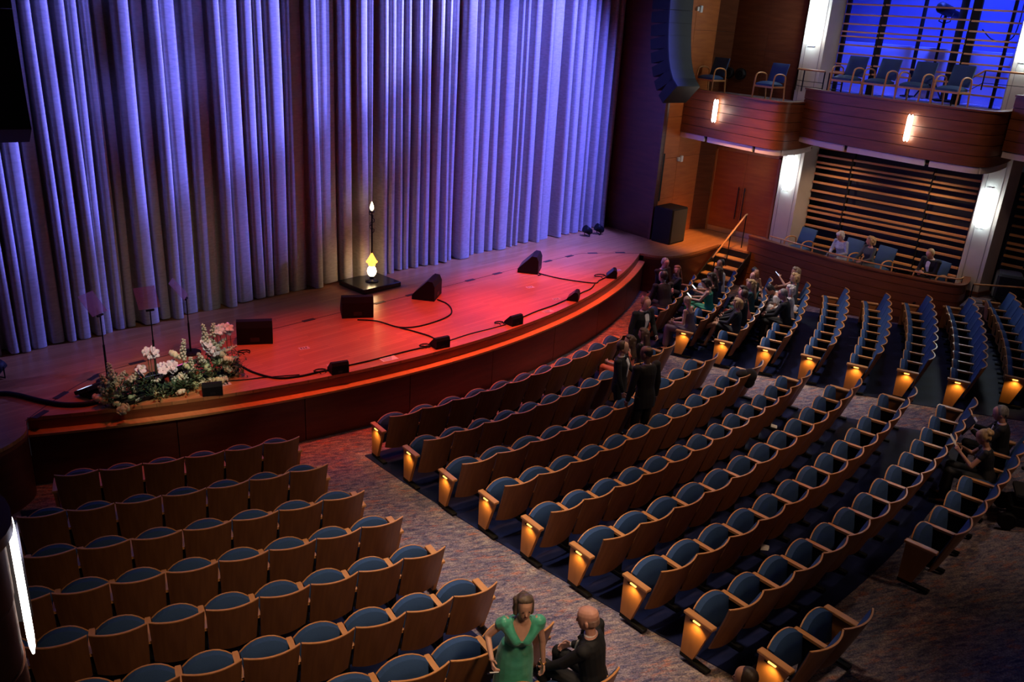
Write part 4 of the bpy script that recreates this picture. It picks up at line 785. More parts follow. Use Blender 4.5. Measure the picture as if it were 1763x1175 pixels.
# wheelchair behind the rear right group
t = thing('wheelchair', 'black wheelchair parked behind the rear right seats, cut off by the right edge', 'wheelchair', (1.62, -25.02, zfR(25.0)), RAD(20))
for s, r_, yy in ((-1, .2, -.25), (1, .2, -.25), (-1, .12, .3), (1, .12, .3)):
    M_ = Matrix.Translation((s * .30, yy, r_ + .003)) @ Matrix.Rotation(pi / 2, 4, 'Y'); mb = MB(); mb.lathe([(r_ * .72, -.035), (r_ * .95, -.04), (r_, -.02), (r_, .02), (r_ * .95, .04), (r_ * .72, .035)], n=24, M=M_); o = obj('wheel', mb, t, 'black')
    mb = MB(); mb.lathe([(.03, -.03), (r_ * .25, -.028), (r_ * .25, .028), (.03, .03)], n=16, M=M_); mb.lathe([(r_ * .66, -.02), (r_ * .73, -.025), (r_ * .73, .025), (r_ * .66, .02)], n=24, M=M_)
    for k in range(3): g = k * 2.094 + .5; mb.tube([M_ @ Vector((.02 * cos(g), .02 * sin(g), 0)), M_ @ Vector((r_ * .7 * cos(g), r_ * .7 * sin(g), 0))], r_ * .09, 6)
    obj('hub', mb, o, 'dark_metal')
mb = MB(); mb.cbox(-.22, .22, -.28, .3, .14, .34, .03); obj('chassis', mb, t, 'black'); mb = MB(); mb.cbox(-.24, .24, -.2, .26, .42, .50, .02); obj('seat', mb, t, 'black_cloth'); mb = MB(); mb.cbox(-.23, .23, -.28, -.2, .5, .98, .02); obj('backrest', mb, t, 'black_cloth')
for s in (-1, 1): mb = MB(); mb.cbox(s * .28 - .03, s * .28 + .03, -.2, .2, .66, .70, .01); mb.tube([(s * .28, -.15, .66), (s * .28, -.15, .34)], .014, 6); obj('armrest', mb, t, 'black'); mb = MB(); mb.tube([(s * .2, -.26, .9), (s * .2, -.3, 1.0), (s * .2, -.40, 1.0)], .014, 6); obj('push_handle', mb, t, 'black')
# ------------------------------------------------------------------ people
SK = {'fair': (.62, .34, .23), 'pink': (.68, .34, .25), 'tan': (.50, .25, .15), 'brown': (.19, .09, .055)}
for k, c in SK.items(): noise_col(pmat('skin_' + k, c, .55), tuple(v * .94 for v in c), tuple(min(1, v * 1.06) for v in c), 14)
HAIRC = {'black': (.012, .01, .009), 'brown': (.07, .035, .018), 'brunette': (.13, .09, .06), 'darkbrown': (.035, .02, .012), 'blond': (.50, .33, .15), 'ash': (.32, .24, .16), 'grey': (.24, .22, .21), 'thin': (.34, .20, .15), 'white': (.70, .66, .62), 'red': (.28, .10, .04)}
for k, c in HAIRC.items(): noise_col(pmat('hair_' + k, c, .5), tuple(v * .72 for v in c), tuple(min(1, v * 1.2) for v in c), 30, (1, 1, .25), bump=.5)
pmat('suit', (.008, .008, .009), .8); pmat('shirt', (.82, .80, .78), .7); pmat('gown_green', (.06, .40, .24), .34, sheen=.3); noise_col(MATS['gown_green'], (.05, .33, .19), (.09, .48, .31), 5, (1, 1, 2), bump=.3)
pmat('dress_black', (.01, .01, .011), .7); pmat('dress_mauve', (.17, .11, .14), .6); pmat('top_green', (.0, .22, .13), .6); pmat('dress_navy', (.014, .016, .045), .6); pmat('dress_coral', (.72, .16, .10), .6)
pmat('blouse_blue', (.40, .48, .66), .7); noise_col(MATS['blouse_blue'], (.30, .38, .6), (.6, .66, .78), 60); pmat('dress_grey', (.06, .07, .08), .7); pmat('dress_white', (.7, .68, .66), .7); pmat('teal_dark', (.01, .06, .06), .7); pmat('eye_dark', (.02, .012, .01), .3); pmat('lips', (.35, .07, .06), .5); pmat('gold', (.8, .5, .2), .3, 1)

def frame(p, yaw=0, pitch=0, roll=0): return Matrix.Translation(p) @ Matrix.Rotation(yaw, 4, 'Z') @ Matrix.Rotation(-pitch, 4, 'X') @ Matrix.Rotation(roll, 4, 'Y')
def cap_(mb, a, b_, r0, r1, n=10):
    a = Vector(a); b_ = Vector(b_); d = (b_ - a); L = d.length
    if L < 1e-5: mb.ell(a, (r0,) * 3, n, 6); return
    d /= L; pts = []; rs = []
    for k in (-80, -50, -20): t = RAD(k); pts.append(a + d * r0 * sin(t)); rs.append(r0 * cos(t))
    for k in (20, 50, 80): t = RAD(k); pts.append(b_ + d * r1 * sin(t)); rs.append(r1 * cos(t))
    mb.tube(pts, rs, n)
def loft(mb, M, secs, n=16, pw=2.0):    # sections: (z, half width, half depth, y offset)
    vs = []; N = len(secs)
    for z, a, b_, y in secs:
        for k in range(n):
            g = 2 * pi * k / n; cx = cos(g); sy = sin(g); cx = math.copysign(abs(cx) ** (2 / pw), cx); sy = math.copysign(abs(sy) ** (2 / pw), sy); vs.append(M @ Vector((a * cx, y + b_ * sy, z)))
    fs = [(i * n + k, i * n + (k + 1) % n, (i + 1) * n + (k + 1) % n, (i + 1) * n + k) for i in range(N - 1) for k in range(n)]
    fs += [tuple(reversed(range(n))), tuple(range((N - 1) * n, N * n))]; mb.add(vs, fs, True)
def ik(a, c, l1, l2, pole):
    a = Vector(a); c = Vector(c); d = c - a; L = min(d.length, (l1 + l2) * .995); d.normalize(); c = a + d * L
    x = (l1 * l1 - l2 * l2 + L * L) / (2 * L); h = math.sqrt(max(0, l1 * l1 - x * x)); p = Vector(pole); p = (p - d * p.dot(d)).normalized(); return a + d * x + p * h, c
def remeshed(name, mb, mat, par, vox, sm=3):
    o = obj(name, mb, par, mat); m = o.modifiers.new('surface', 'REMESH'); m.mode = 'VOXEL'; m.voxel_size = vox; m.use_smooth_shade = True
    s = o.modifiers.new('soften', 'SMOOTH'); s.factor = .5; s.iterations = sm; return o
def person(label, loc, rz, sit=True, s=1.0, fem=False, skin='fair', hair=('short', 'brown'), top='suit', lean=.08, side=0, twist=0, head=(0, 0), hands=None, legs=None, vox=.0125, skirt=None, group=None, sleeves=True, feet=True, shoes=True, shirt=True, hem=None, bare_legs=False):
    """local frame: +y is the way the person faces, right hand on +x"""
    t = thing('person', label, 'person', loc, rz, group); k = s * (.93 if fem else 1.0)
    hipz = (.535 if sit else .93 * k); hip = Vector((0, 0 if not sit else .0, hipz))
    T = frame(hip, twist, lean, side)
    shw = (.165 if fem else .195) * k; sh = [T @ Vector((sx * shw, 0, .47 * k)) for sx in (-1, 1)]; neck = T @ Vector((0, -.005, .50 * k))
    HD = T @ frame(Vector((0, .012, .55 * k)), head[0], head[1] - lean * .5); HC = HD @ Vector((0, .015, .115 * k))
    # legs
    hj = [hip + Matrix.Rotation(twist * .4, 3, 'Z') @ Vector((sx * .095 * k, .0, -.02)) for sx in (-1, 1)]
    if legs is None: legs = [((-.13, .47, .53), (-.13, .46, .07)), ((.13, .47, .53), (.13, .48, .07))] if sit else [((-.11, .05, .50 * k), (-.12, -.02, .08)), ((.11, .05, .50 * k), (.13, .03, .08))]
    kn = [Vector(l[0]) for l in legs]; an = [Vector(l[1]) for l in legs]
    if hands is None: hands = [(-.12, .34, .62), (.12, .34, .62)] if sit else [(-.26 * k, .08, .80 * k), (.26 * k, .08, .80 * k)]
    el = []; wr = []
    for i, sx in enumerate((-1, 1)):
        e, w_ = ik(sh[i], hands[i], .285 * k, .25 * k, (sx * .55, -.5, -.7)); el.append(e); wr.append(w_)
    TS = [(-.09, .15, .10, 0), (-.03, .165, .118, 0), (.06, .155, .112, 0), (.16, .135, .10, .005), (.27, .150, .112, .01), (.37, .165, .115, .008), (.43, .165, .095, .0), (.475, .13, .07, -.002), (.51, .065, .055, -.004)] if not fem else \
         [(-.09, .16, .105, 0), (-.02, .17, .12, 0), (.06, .15, .105, 0), (.16, .115, .085, .004), (.25, .13, .10, .015), (.33, .145, .125, .028), (.40, .145, .095, .01), (.455, .115, .065, -.002), (.50, .055, .05, -.004)]
    mb = MB(); loft(mb, T, [(z * k, a * k, b_ * k, y * k) for z, a, b_, y in TS])
    cap_(mb, T @ Vector((0, -.006, .48 * k)), HD @ Vector((0, -.004, .05 * k)), .052 * k, .050 * k)
    q = k * 1.0
    loft(mb, HD, [(z * q, a * q, b_ * q, y * q) for z, a, b_, y in [(.008, .030, .030, .050), (.022, .044, .046, .040), (.045, .056, .068, .022), (.075, .066, .084, .010), (.105, .071, .093, .004), (.135, .074, .098, .0), (.165, .073, .097, -.004), (.195, .063, .085, -.006), (.215, .045, .06, -.006), (.228, .018, .025, -.006)]], 18, 2.2)
    NB = HD @ Vector((0, .095 * q, .10 * q)); cap_(mb, HD @ Vector((0, .088 * q, .118 * q)), HD @ Vector((0, .106 * q, .078 * q)), .009 * q, .014 * q, 8)
    mb.ell((0, 0, 0), (.040 * q, .012 * q, .010 * q), 10, 6, HD @ Matrix.Translation((0, .085 * q, .130 * q)))
    mb.ell((0, 0, 0), (.024 * q, .010 * q, .009 * q), 10, 6, HD @ Matrix.Translation((0, .084 * q, .050 * q)))
    for sx in (-1, 1): mb.ell((0, 0, 0), (.012 * q, .018 * q, .030 * q), 8, 6, HD @ Matrix.Translation((sx * .077 * q, -.012 * q, .098 * q)))
    for i, sx in enumerate((-1, 1)):
        mb.ell(sh[i] + Vector((0, 0, -.01)), (.052 * k,) * 3, 10, 7); cap_(mb, sh[i] + Vector((0, 0, -.01)), el[i], .047 * k, .037 * k); cap_(mb, el[i], wr[i], .038 * k, .025 * k)
        cap_(mb, hj[i], kn[i], .080 * k, .056 * k, 12); cap_(mb, kn[i], kn[i].lerp(an[i], .35), .055 * k, .058 * k, 12); cap_(mb, kn[i].lerp(an[i], .35), an[i], .058 * k, .036 * k, 12)
        fd = Vector((sx * .15, 1, 0)).normalized(); 
        if abs((an[i] - kn[i]).normalized().z) < .6: fd = Vector((0, .5, .8)).normalized()
        cap_(mb, an[i] + Vector((0, 0, -.015)), an[i] + fd * .14 * k + Vector((0, 0, -.045)), .034 * k, .024 * k)
        # hand: palm, four bent fingers, thumb from the side
        d = (wr[i] - el[i]).normalized(); inn = Vector((-sx, .1, -.15)); inn = (inn - d * inn.dot(d)).normalized(); sd = d.cross(inn).normalized() * (1 if sx > 0 else -1)
        pc = wr[i] + d * .045 * k
        for o_ in (-.5, 0, .5): cap_(mb, wr[i] + d * .012 + sd * .022 * o_ * k, wr[i] + d * .078 * k + sd * .036 * o_ * k, .016 * k, .015 * k, 8)
        for f_, (o_, ln) in enumerate(((-1.15, .062), (-.4, .074), (.38, .078), (1.12, .070))):
            b0 = wr[i] + d * .080 * k + sd * .024 * o_ * k; b1 = b0 + (d * .85 + inn * .45).normalized() * ln * .5 * k; b2 = b1 + (d * .35 + inn * .9).normalized() * ln * .5 * k
            cap_(mb, b0, b1, .0098 * k, .0092 * k, 7); cap_(mb, b1, b2, .0092 * k, .0082 * k, 7)
        th = wr[i] + d * .030 * k + sd * .030 * k; cap_(mb, th, th + (d * .6 + sd * .7 + inn * .3).normalized() * .035 * k, .013 * k, .011 * k, 7); th2 = th + (d * .6 + sd * .7 + inn * .3).normalized() * .035 * k; cap_(mb, th2, th2 + (d * .85 + inn * .4).normalized() * .028 * k, .011 * k, .009 * k, 7)
    remeshed('body', mb, 'skin_' + skin, t, vox * .72, 2)
    # face details
    for sx in (-1, 1): mb = MB(); mb.ell((0, 0, 0), (.011 * q, .006 * q, .006 * q), 8, 5, HD @ Matrix.Translation((sx * .030 * q, .094 * q, .112 * q))); obj('eye', mb, t, 'eye_dark')
    mb = MB(); mb.ell((0, 0, 0), (.020 * q, .006 * q, .006 * q), 8, 5, HD @ Matrix.Translation((0, .093 * q, .050 * q))); obj('mouth', mb, t, 'lips')
    # hair
    st_, hc = hair; mb = MB(); Mh = HD
    if st_ == 'bald':
        loft(mb, Mh, [(.060 * q, .056 * q, .072 * q, -.022 * q), (.075 * q, .0705 * q, .080 * q, -.022 * q), (.105 * q, .0745 * q, .083 * q, -.020 * q), (.130 * q, .0745 * q, .082 * q, -.022 * q), (.140 * q, .06 * q, .07 * q, -.02 * q)], 18, 2.2)
    elif st_ == 'shaved': mb.ell((0, 0, 0), (.0755 * q, .092 * q, .088 * q), 16, 10, Mh @ Matrix.Translation((0, -.016 * q, .142 * q)))
    else:
        mb.ell((0, 0, 0), (.084 * q, .094 * q, .092 * q), 18, 12, Mh @ Matrix.Translation((0, -.026 * q, .150 * q)))
        for sx in (-1, 1): mb.ell((0, 0, 0), (.020 * q, .045 * q, .05 * q), 10, 6, Mh @ Matrix.Translation((sx * .070 * q, -.025 * q, .125 * q)))
        mb.ell((0, 0, 0), (.065 * q, .035 * q, .065 * q), 12, 8, Mh @ Matrix.Translation((0, -.078 * q, .105 * q)))
        if st_ in ('bob', 'long', 'curly'):
            for sx in (-1, 1): cap_(mb, Mh @ Vector((sx * .070 * q, -.01 * q, .15 * q)), Mh @ Vector((sx * .078 * q, -.01 * q, .035 * q)), .032 * q, .030 * q)
            cap_(mb, Mh @ Vector((0, -.085 * q, .13 * q)), Mh @ Vector((0, -.085 * q, .03 * q)), .065 * q, .055 * q)
            mb.ell((0, 0, 0), (.082 * q, .06 * q, .045 * q), 14, 8, Mh @ Matrix.Translation((0, .02 * q, .205 * q)))
        if st_ == 'curly':
            for g in range(16): a_ = g * 2.4; zz = .05 + .11 * (g / 16); mb.ell((0, 0, 0), (.034 * q,) * 3, 8, 6, Mh @ Matrix.Translation((.078 * q * cos(a_), -.035 * q + .075 * q * sin(a_) * (.5 if sin(a_) > 0 else 1), zz * q + .02)))
        if st_ == 'long':
            for xx in (-.05, 0, .05): cap_(mb, Mh @ Vector((xx * q, -.085 * q, .08 * q)), T @ Vector((xx * 1.3 * k, -.105 * k, .33 * k)), .042 * q, .030 * q)
        if st_ == 'pony': mb.ell((0, 0, 0), (.03 * q, .03 * q, .03 * q), 10, 6, Mh @ Matrix.Translation((0, -.115 * q, .17 * q))); cap_(mb, Mh @ Vector((0, -.125 * q, .16 * q)), Mh @ Vector((0, -.15 * q, .0)), .030 * q, .014 * q)
        if st_ == 'bun':
            mb.ell((0, 0, 0), (.055 * q, .05 * q, .05 * q), 12, 8, Mh @ Matrix.Translation((0, -.115 * q, .165 * q)))
            for g in range(9): a_ = g * 2.4; mb.ell((0, 0, 0), (.028 * q,) * 3, 8, 6, Mh @ Matrix.Translation((.05 * q * cos(a_), -.10 * q + .02 * q * sin(g), .175 * q + .045 * q * sin(a_))))
    o = remeshed('hair', mb, 'hair_' + hc, t, .010, 2)
    # clothes
    e_ = .014; Tk = lambda z, a, b_, y: (z * k, a * k + e_, b_ * k + e_, y * k)
    if top == 'suit':
        mb = MB(); TJ = [(-.16 if not sit else -.10, .165, .118, 0)] + list(TS[1:7]) + [(.475, .145, .078, -.002), (.50, .085, .062, -.004)]; loft(mb, T, [Tk(*x) for x in TJ])
        for i in (0, 1): mb.ell(sh[i], (.070 * k, .066 * k, .058 * k), 12, 8); cap_(mb, sh[i] + Vector((0, 0, -.01)), el[i], .066 * k, .054 * k, 12); cap_(mb, el[i], el[i].lerp(wr[i], .93), .054 * k, .040 * k, 12)
        remeshed('jacket', mb, 'suit', t, vox, 3)
        mb = MB()
        for i in (0, 1): cap_(mb, hj[i], kn[i], .094 * k, .070 * k, 12); cap_(mb, kn[i], an[i] + Vector((0, 0, .02)), .070 * k, .055 * k, 12)
        loft(mb, T, [(-.10 * k, .165 * k, .118 * k, 0), (-.02 * k, .178 * k, .128 * k, 0), (.08 * k, .165 * k, .118 * k, 0)]); remeshed('trousers', mb, 'suit', t, vox, 3)
        if shirt:
            mb = MB(); ys = .128 * k + e_; P8 = [(-.012, .095, .12), (-.045, .118, .36), (-.050, .088, .44), (-.035, .068, .485), (.035, .068, .485), (.050, .088, .44), (.045, .118, .36), (.012, .095, .12)]
            vs = [T @ Vector((x * k, (y + .026) * k + .004, z * k)) for x, y, z in P8]; vb = [T @ Vector((x * k, (y - .01) * k, z * k)) for x, y, z in P8]
            mb.add(vs + vb, [(0, 7, 6, 1), (1, 6, 5, 2), (2, 5, 4, 3)] + [((i + 1) % 8, i, 8 + i, 8 + (i + 1) % 8) for i in range(8)]); loft(mb, T, [(.478 * k, .066 * k, .060 * k, .004), (.515 * k, .060 * k, .056 * k, .004)], 14); obj('shirt_front', mb, t, 'shirt')
            mb = MB(); c0 = T @ Vector((0, .078 * k + .012, .482 * k))
            for sx in (-1, 1): a_ = c0; b2 = T @ Vector((sx * .05 * k, .076 * k + .012, .487 * k)); mb.tube([a_, b2], [.008, .022], 6)
            obj('bow_tie', mb, t, 'suit')
        for i in (0, 1): mb = MB(); cap_(mb, el[i].lerp(wr[i], .92), el[i].lerp(wr[i], 1.0), .032 * k, .030 * k, 10); obj('cuff', mb, t, 'shirt')
    else:
        mb = MB(); z1 = (.34 if hem == 'gown' else .40) if not sleeves else .455; TD = [x for x in TS if x[0] <= z1]; zt = (-.09, *TS[0][1:])
        loft(mb, T, [Tk(*x) for x in TD[0:]])
        if sleeves is True or sleeves == 'cap':
            for i in (0, 1): mb.ell(sh[i], (.058 * k, .056 * k, .050 * k), 12, 8); cap_(mb, sh[i] + Vector((0, 0, -.01)), sh[i].lerp(el[i], .35 if sleeves == 'cap' else 1), .060 * k, .050 * k, 12)
            if sleeves is True:
                for i in (0, 1): cap_(mb, el[i], el[i].lerp(wr[i], .92), .050 * k, .038 * k, 12)
            loft(mb, T, [(.38 * k, .165 * k, .105 * k, .005), (.445 * k, .15 * k, .088 * k, 0), (.475 * k, .10 * k, .07 * k, 0)])
        if not sleeves:
            for sx in (-1, 1): cap_(mb, T @ Vector((sx * .085 * k, .075 * k, .39 * k)), T @ Vector((sx * .085 * k, -.01, .475 * k)), .022, .02, 8); cap_(mb, T @ Vector((sx * .085 * k, -.01, .475 * k)), T @ Vector((sx * .08 * k, -.09 * k, .38 * k)), .02, .022, 8)
        if hem == 'gown':
            F = Matrix.Translation((hip.x, hip.y, 0)); loft(mb, F, [(.03, .24, .22, .0), (.25, .21, .19, .0), (.55, .185, .155, .0), (hipz - .12, .18, .14, 0), (hipz + .02, .165, .125, .01), (hipz + .12, .14, .11, .03)], 20)
            for sx in (-1, 1):
                cap_(mb, sh[0 if sx < 0 else 1] + Vector((0, 0, -.035)), T @ Vector((sx * .05, .125 * k, .31 * k)), .066, .050, 12); cap_(mb, sh[0 if sx < 0 else 1] + Vector((0, 0, -.035)), T @ Vector((0, -.10 * k, .36 * k)), .062, .05, 12)
                cap_(mb, sh[0 if sx < 0 else 1] + Vector((sx * .01, 0, -.03)), sh[0 if sx < 0 else 1].lerp(el[0 if sx < 0 else 1], .22), .070, .060, 12)
        elif sit:
            for i in (0, 1): cap_(mb, hj[i], hj[i].lerp(kn[i], .98 if not bare_legs else .8), .096 * k, .078 * k, 12)
            loft(mb, T, [(-.1 * k, .17 * k, .125 * k, 0), (.0, .18 * k, .13 * k, 0)])
            if not bare_legs:
                for i in (0, 1): cap_(mb, kn[i], kn[i].lerp(an[i], .8), .082 * k, .085 * k, 12)
        else: loft(mb, Matrix.Translation((0, 0, 0)), [(.45, .2, .17, 0), (hipz, .19, .14, 0)], 16)
        remeshed('dress', mb, top, t, vox, 3)
    for i, sx in enumerate((-1, 1)):
        mb = MB(); fd = Vector((sx * .15, 1, 0)).normalized(); cap_(mb, an[i] + Vector((0, -.03, -.035)), an[i] + fd * .17 * k + Vector((0, 0, -.045)), .038 * k, .028 * k); mb.box(an[i].x - .03, an[i].x + .03, an[i].y - .06, an[i].y - .02, an[i].z - .07, an[i].z - .03)
        obj('shoe', mb, t, 'black_gloss')
    t['_w'] = 0; del t['_w']
    return t, T, HD, wr, el
def seated(label, sec, row, j, **kw):
    R, a0, w, n = SEATW[(sec, row)]; a = a0 + (j + .5) * w / R * (-1 if sec == 'A' else 1); dz = kw.pop('dz', 0); dr = kw.pop('dr', 0); dx = kw.pop('dx', 0); rz = kw.pop('rz', 0)
    return person(label, PW(R - .27 - dr, a + dx / R, zrow(row) + .012 + dz), a + rz, True, **kw)
def held(name, par_loc, rz, mb, mat, label, cat, z=0): return single(name, mb, mat, label, cat, None, par_loc, rz)
def world(t, p): return Matrix.Translation(t.location) @ Matrix.Rotation(t.rotation_euler.z, 4, 'Z') @ Vector(p)

# standing woman in the green gown, coming towards the viewer along the row
t, T, HD, wr, el = person('woman in a long emerald green gown leaning forward as she walks along the row', PW(23.20, -.262, zrow(8) + .012), RAD(142), False, .98, True, 'fair', ('curly', 'brunette'), 'gown_green', .24, -.04, 0, (.05, -.12), [(-.26, .12, .68), (.26, .26, .98)], None, .008, hem='gown', sleeves=False)
for i in (0, 1): M_ = Matrix.Translation(wr[i]); mb = MB(); mb.lathe([(.026, -.006), (.029, -.004), (.029, .004), (.026, .006)], n=14, M=M_); obj('bracelet', mb, t, 'gold')
c = world(t, wr[1] + Vector((.0, .10, -.06))); mb = MB(); mb.box(-.04, .04, -.09, .09, -.004, .004, Matrix.Rotation(.8, 4, 'X')); held('programme_booklet', c, t.rotation_euler.z, mb, 'paper', 'small folded booklet in the hand of the woman in green', 'booklet')
t, T, HD, wr, el = seated('bald man in black suit seen from behind, sitting at the last left row end', 'A', 8, 0, s=1.05, skin='pink', hair=('bald', 'thin'), lean=.16, twist=.25, head=(-.05, .1), rz=.35, hands=[(-.22, .42, .60), (.16, .36, .66)], legs=[((-.16, .46, .56), (-.18, .42, .07)), ((.12, .48, .53), (.12, .46, .07))], vox=.008, dr=.02, dx=.26, dz=-.06)
# the three men talking in the centre aisle ends
person('standing man in black tuxedo and bow tie at the end of the first centre row', PW(18.06, .133, zrow(2) + .012), RAD(168), False, 1.03, False, 'pink', ('short', 'red'), head=(-.1, .2), hands=[(-.16, .30, 1.02), (.30, .06, .84)], vox=.010)
person('man in black tuxedo with white shirt half sitting, turned to the right in conversation', PW(18.98, .016, zrow(3) + .012), RAD(200), False, .97, False, 'fair', ('short', 'brown'), lean=-.02, side=.06, head=(.25, .02), hands=[(-.20, .28, 1.0), (.28, .16, .78)], vox=.010)
person('bald man in black suit standing with his back to the viewer', PW(19.76, -.005, zrow(4) + .012), RAD(-12), False, 1.07, False, 'brown', ('shaved', 'black'), head=(.2, .12), hands=[(-.28, .10, .92), (.30, .04, .82)], vox=.010, shirt=True)
t = seated('woman in coral dress seated facing the stage beside the bald standing man', 'B', 2, 9, fem=True, skin='fair', hair=('long', 'brown'), top='dress_coral', sleeves=False, dr=.0, head=(.6, 0), hands=[(-.24, .30, .72), (.2, .3, .66)])
t = seated('woman with long straight brown hair seen from behind in the second centre row', 'B', 2, 10, fem=True, skin='tan', hair=('long', 'brown'), top='dress_black', head=(.1, .05))
# right block, first row
person('man in tuxedo and bow tie seated facing the viewer before the first right row', PW(17.02, .372, .14), RAD(172), True, 1.0, False, 'pink', ('short', 'grey'), head=(-.1, .3), hands=[(-.05, .36, .62), (.07, .36, .60)])
mb = MB(); mb.cbox(-.21, .21, -.2, .22, .40, .44, .01); t = thing('side_chair', 'black chair under the tuxedoed man in front of the first right row', 'chair', PW(17.02, .372, .138), RAD(172)); obj('seat', mb, t, 'black')
for sx in (-1, 1):
    for sy in (-1, 1): mb = MB(); mb.tube([(sx * .18, sy * .17, -.135), (sx * .18, sy * .17, .41)], .014, 6); obj('leg', mb, t, 'dark_metal')
seated('woman with reddish brown hair seated in the first right row beside the steps', 'C', 1, 4, fem=True, skin='pink', hair=('long', 'red'), top='dress_black', head=(.9, 0), rz=.3, twist=.3)
seated('man in black suit bending forward across the first right row, seen from behind', 'C', 1, 2, s=1.08, skin='fair', hair=('short', 'darkbrown'), lean=.42, twist=-.5, rz=-.2, head=(.2, -.1), dr=.0, hands=[(-.05, .55, .62), (.3, .5, .66)], shirt=False)
# second row
seated('woman in mauve sleeveless dress with blond ponytail, first seat of the second right row', 'C', 2, 0, fem=True, skin='pink', hair=('pony', 'blond'), top='dress_mauve', sleeves=False, lean=.25, head=(-.7, .2), twist=-.25, rz=.1, hands=[(-.1, .34, .66), (.12, .36, .66)])
t, T, HD, wr, el = seated('woman in emerald sleeveless top looking at a lit phone in the second right row', 'C', 2, 3, fem=True, skin='fair', hair=('bob', 'darkbrown'), top='top_green', sleeves=False, lean=.18, head=(.1, .5), hands=[(-.09, .42, .72), (.09, .42, .72)], twist=.1)
def phone(t, p, label, mat='phone_screen'):
    c = world(t, p); mb = MB(); mb.cbox(-.038, .038, -.075, .075, -.005, .005, .003, Matrix.Rotation(.75, 4, 'X')); ph = thing('phone', label, 'phone', c, t.rotation_euler.z); obj('case', mb, ph, 'black'); mb = MB(); mb.box(-.034, .034, -.068, .068, .0052, .0064, Matrix.Rotation(.75, 4, 'X')); obj('display', mb, ph, mat)
phone(t, (0, .50, .77), 'bright phone held by the woman in the emerald top')
t, T, HD, wr, el = seated('dark-haired woman with bare shoulders holding a glowing phone in the second right row', 'C', 2, 4, fem=True, skin='tan', hair=('long', 'darkbrown'), top='dress_black', sleeves=False, lean=.14, head=(.2, .4), hands=[(-.08, .42, .76), (.09, .42, .76)])
phone(t, (0, .50, .82), 'glowing phone held by the dark-haired woman with bare shoulders')
seated('woman with long brown hair sitting fifth along the occupied second right row', 'C', 2, 5, fem=True, skin='tan', hair=('long', 'brown'), top='dress_navy', sleeves=False, head=(.3, .1))
seated('dark-haired person in a cream shirt at the far end of the second right row', 'C', 2, 6, skin='tan', hair=('short', 'black'), top='dress_white', head=(.6, .1), twist=.3)
# third row
seated('blond woman in black dress with crossed bare legs near the right block aisle', 'C', 3, 1, fem=True, skin='fair', hair=('bob', 'blond'), top='dress_black', lean=.06, head=(-.2, .1), bare_legs=True, legs=[((-.10, .44, .64), (.22, .80, .34)), ((.10, .47, .54), (.02, .62, .08))], hands=[(-.08, .36, .70), (.08, .4, .70)])
seated('man in black suit beside the blond woman with crossed legs', 'C', 3, 2, skin='pink', hair=('short', 'brown'), head=(-.2, .05), hands=[(-.1, .40, .66), (.1, .42, .66)])
seated('smiling woman in coral top leaning forward in the third right row', 'C', 3, 3, fem=True, skin='pink', hair=('bob', 'darkbrown'), top='dress_coral', lean=.3, head=(.3, -.1), sleeves='cap')
t, T, HD, wr, el = seated('woman with long pale blond hair resting an arm over the next seat back', 'C', 3, 4, fem=True, skin='fair', hair=('long', 'blond'), top='teal_dark', head=(.3, .1), hands=[(-.1, .36, .66), (.34, -.10, .92)])
seated('man with reddish hair turned towards his neighbour in the third right row', 'C', 3, 5, skin='pink', hair=('short', 'red'), head=(.4, .1), twist=.2)
seated('woman in navy sleeveless dress turned to the viewer, third right row end', 'C', 3, 6, fem=True, skin='tan', hair=('bun', 'black'), top='dress_navy', sleeves=False, rz=2.2, dr=.12, head=(0, .1))
# fourth row
seated('grey-haired man in black suit leaning forward in the fourth right row', 'C', 4, 3, skin='pink', hair=('short', 'grey'), lean=.22, head=(.1, .3), hands=[(-.1, .45, .66), (.1, .45, .66)])
seated('white-haired woman in white, sitting next to the grey-haired man', 'C', 4, 4, fem=True, skin='pink', hair=('curly', 'white'), top='dress_white', head=(.1, .1), lean=.1)
seated('person in white shirt bending far forward in the fourth right row', 'C', 4, 5, skin='tan', hair=('short', 'black'), top='dress_white', lean=.95, head=(0, .4), hands=[(-.1, .52, .5), (.15, .52, .5)], sleeves='cap')
seated('woman with curly blond hair in the fourth right row by the box', 'C', 4, 6, fem=True, skin='fair', hair=('curly', 'blond'), top='dress_grey', head=(.1, .05))
t, T, HD, wr, el = seated('ash blond woman holding up a phone at the far end of the fourth right row', 'C', 4, 7, fem=True, skin='fair', hair=('bob', 'ash'), top='dress_grey', head=(.3, .1), hands=[(-.1, .38, .98), (.1, .38, .7)], sleeves='cap', lean=.05)
phone(t, (-.1, .46, 1.06), 'phone held upright by the ash blond woman at the far end', 'screen')
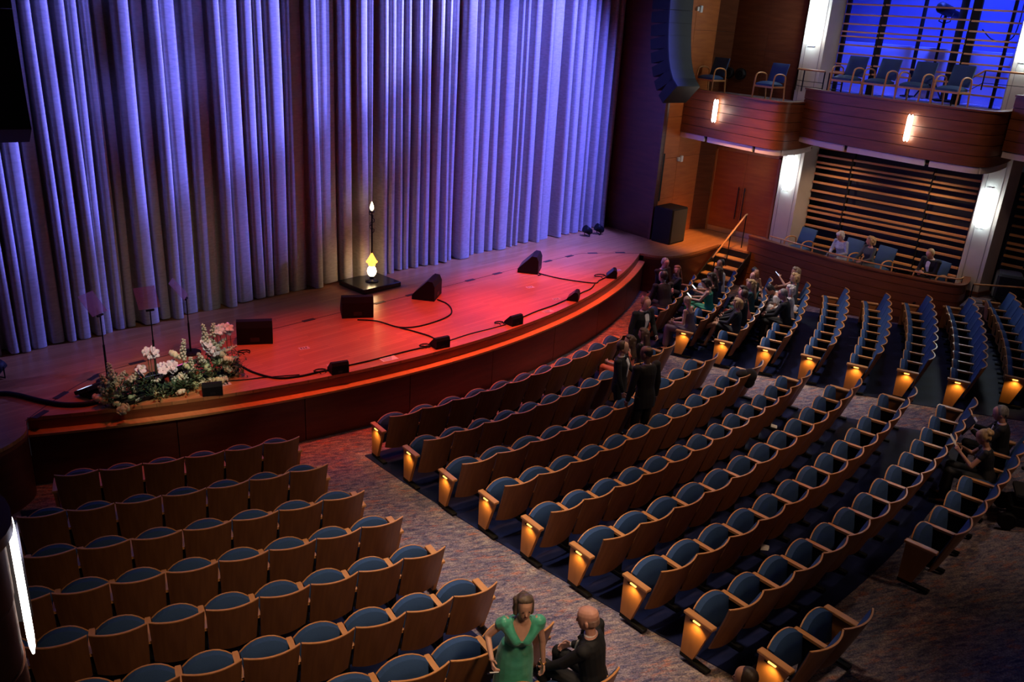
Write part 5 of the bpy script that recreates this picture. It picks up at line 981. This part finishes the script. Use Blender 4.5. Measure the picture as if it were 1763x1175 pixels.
# guests in the lower box
def guest(label, x, y, rz, **kw): return person(label, (x, y, .825), rz, True, **kw)
t, *_ = guest('white-haired woman in a light blue patterned blouse looking down in the lower box', 10.45, -18.42, RAD(78), fem=True, skin='pink', hair=('curly', 'white'), top='blouse_blue', lean=.28, head=(-.1, .5), hands=[(-.12, .36, .66), (.1, .38, .62)])
mb = MB(); mb.cbox(-.13, .13, -.05, .05, -.07, .07, .02); held('handbag', world(t, (0, .42, .60)), t.rotation_euler.z, mb, 'steel', 'silver handbag on the lap of the woman in light blue', 'handbag')
guest('woman in dark grey with short blond hair sitting sideways in the lower box', 10.38, -19.16, RAD(62), fem=True, skin='pink', hair=('curly', 'blond'), top='dress_grey', lean=.14, head=(-.7, .1), hands=[(-.12, .36, .66), (.1, .38, .66)])
t, *_ = guest('blond man in black suit with pale tie looking down in the lower box', 10.45, -20.62, RAD(72), skin='pink', hair=('short', 'blond'), lean=.26, head=(-.05, .55), hands=[(-.06, .40, .72), (.08, .40, .70)])
mb = MB(); mb.cbox(-.08, .08, -.05, .05, -.004, .004, .002, Matrix.Rotation(.6, 4, 'X')); held('programme_booklet', world(t, (0, .5, .74)), t.rotation_euler.z, mb, 'paper', 'small booklet in the hands of the blond man in the box', 'booklet')
# rear right pair
t, T, HD, wr, el = seated('woman in black dress with curly blond updo reading a white card at the right edge', 'D', 9, 4, fem=True, skin='tan', hair=('bun', 'blond'), top='dress_black', sleeves='cap', lean=.24, head=(-.05, .35), vox=.009, dx=.2, dz=-.10, rz=.15, hands=[(-.13, .40, .86), (.10, .42, .86)])
mb = MB(); mb.cbox(-.055, .055, -.13, .13, -.003, .003, .001, Matrix.Rotation(.9, 4, 'X')); held('programme_card', world(t, (0, .50, .93)), t.rotation_euler.z, mb, 'paper', 'long white card in the hands of the woman with the blond updo', 'card')
t, T, HD, wr, el = seated('grey-haired man in black tuxedo holding a black folder at the right edge', 'D', 9, 6, s=1.0, skin='pink', hair=('short', 'grey'), lean=.18, head=(.05, .25), vox=.009, dx=.18, dz=-.16, rz=.1, hands=[(-.14, .44, .86), (.12, .44, .84)])
mb = MB(); mb.cbox(-.16, .10, -.006, .006, -.14, .14, .002, Matrix.Rotation(.5, 4, 'X')); b_ = thing('folder', 'black folder with a white page held by the grey-haired man at the right edge', 'folder', world(t, (-.12, .54, .92)), t.rotation_euler.z + .3); obj('cover', mb, b_, 'black'); mb = MB(); mb.cbox(-.15, .0, -.012, -.007, .02, .17, .001, Matrix.Rotation(.5, 4, 'X')); obj('page', mb, b_, 'paper')
# head at the bottom edge
person('dark-haired person at the bottom edge with only the top of the head in view', (-5.05, -24.25, .03), RAD(10), False, .95, False, 'tan', ('short', 'darkbrown'), vox=.012)
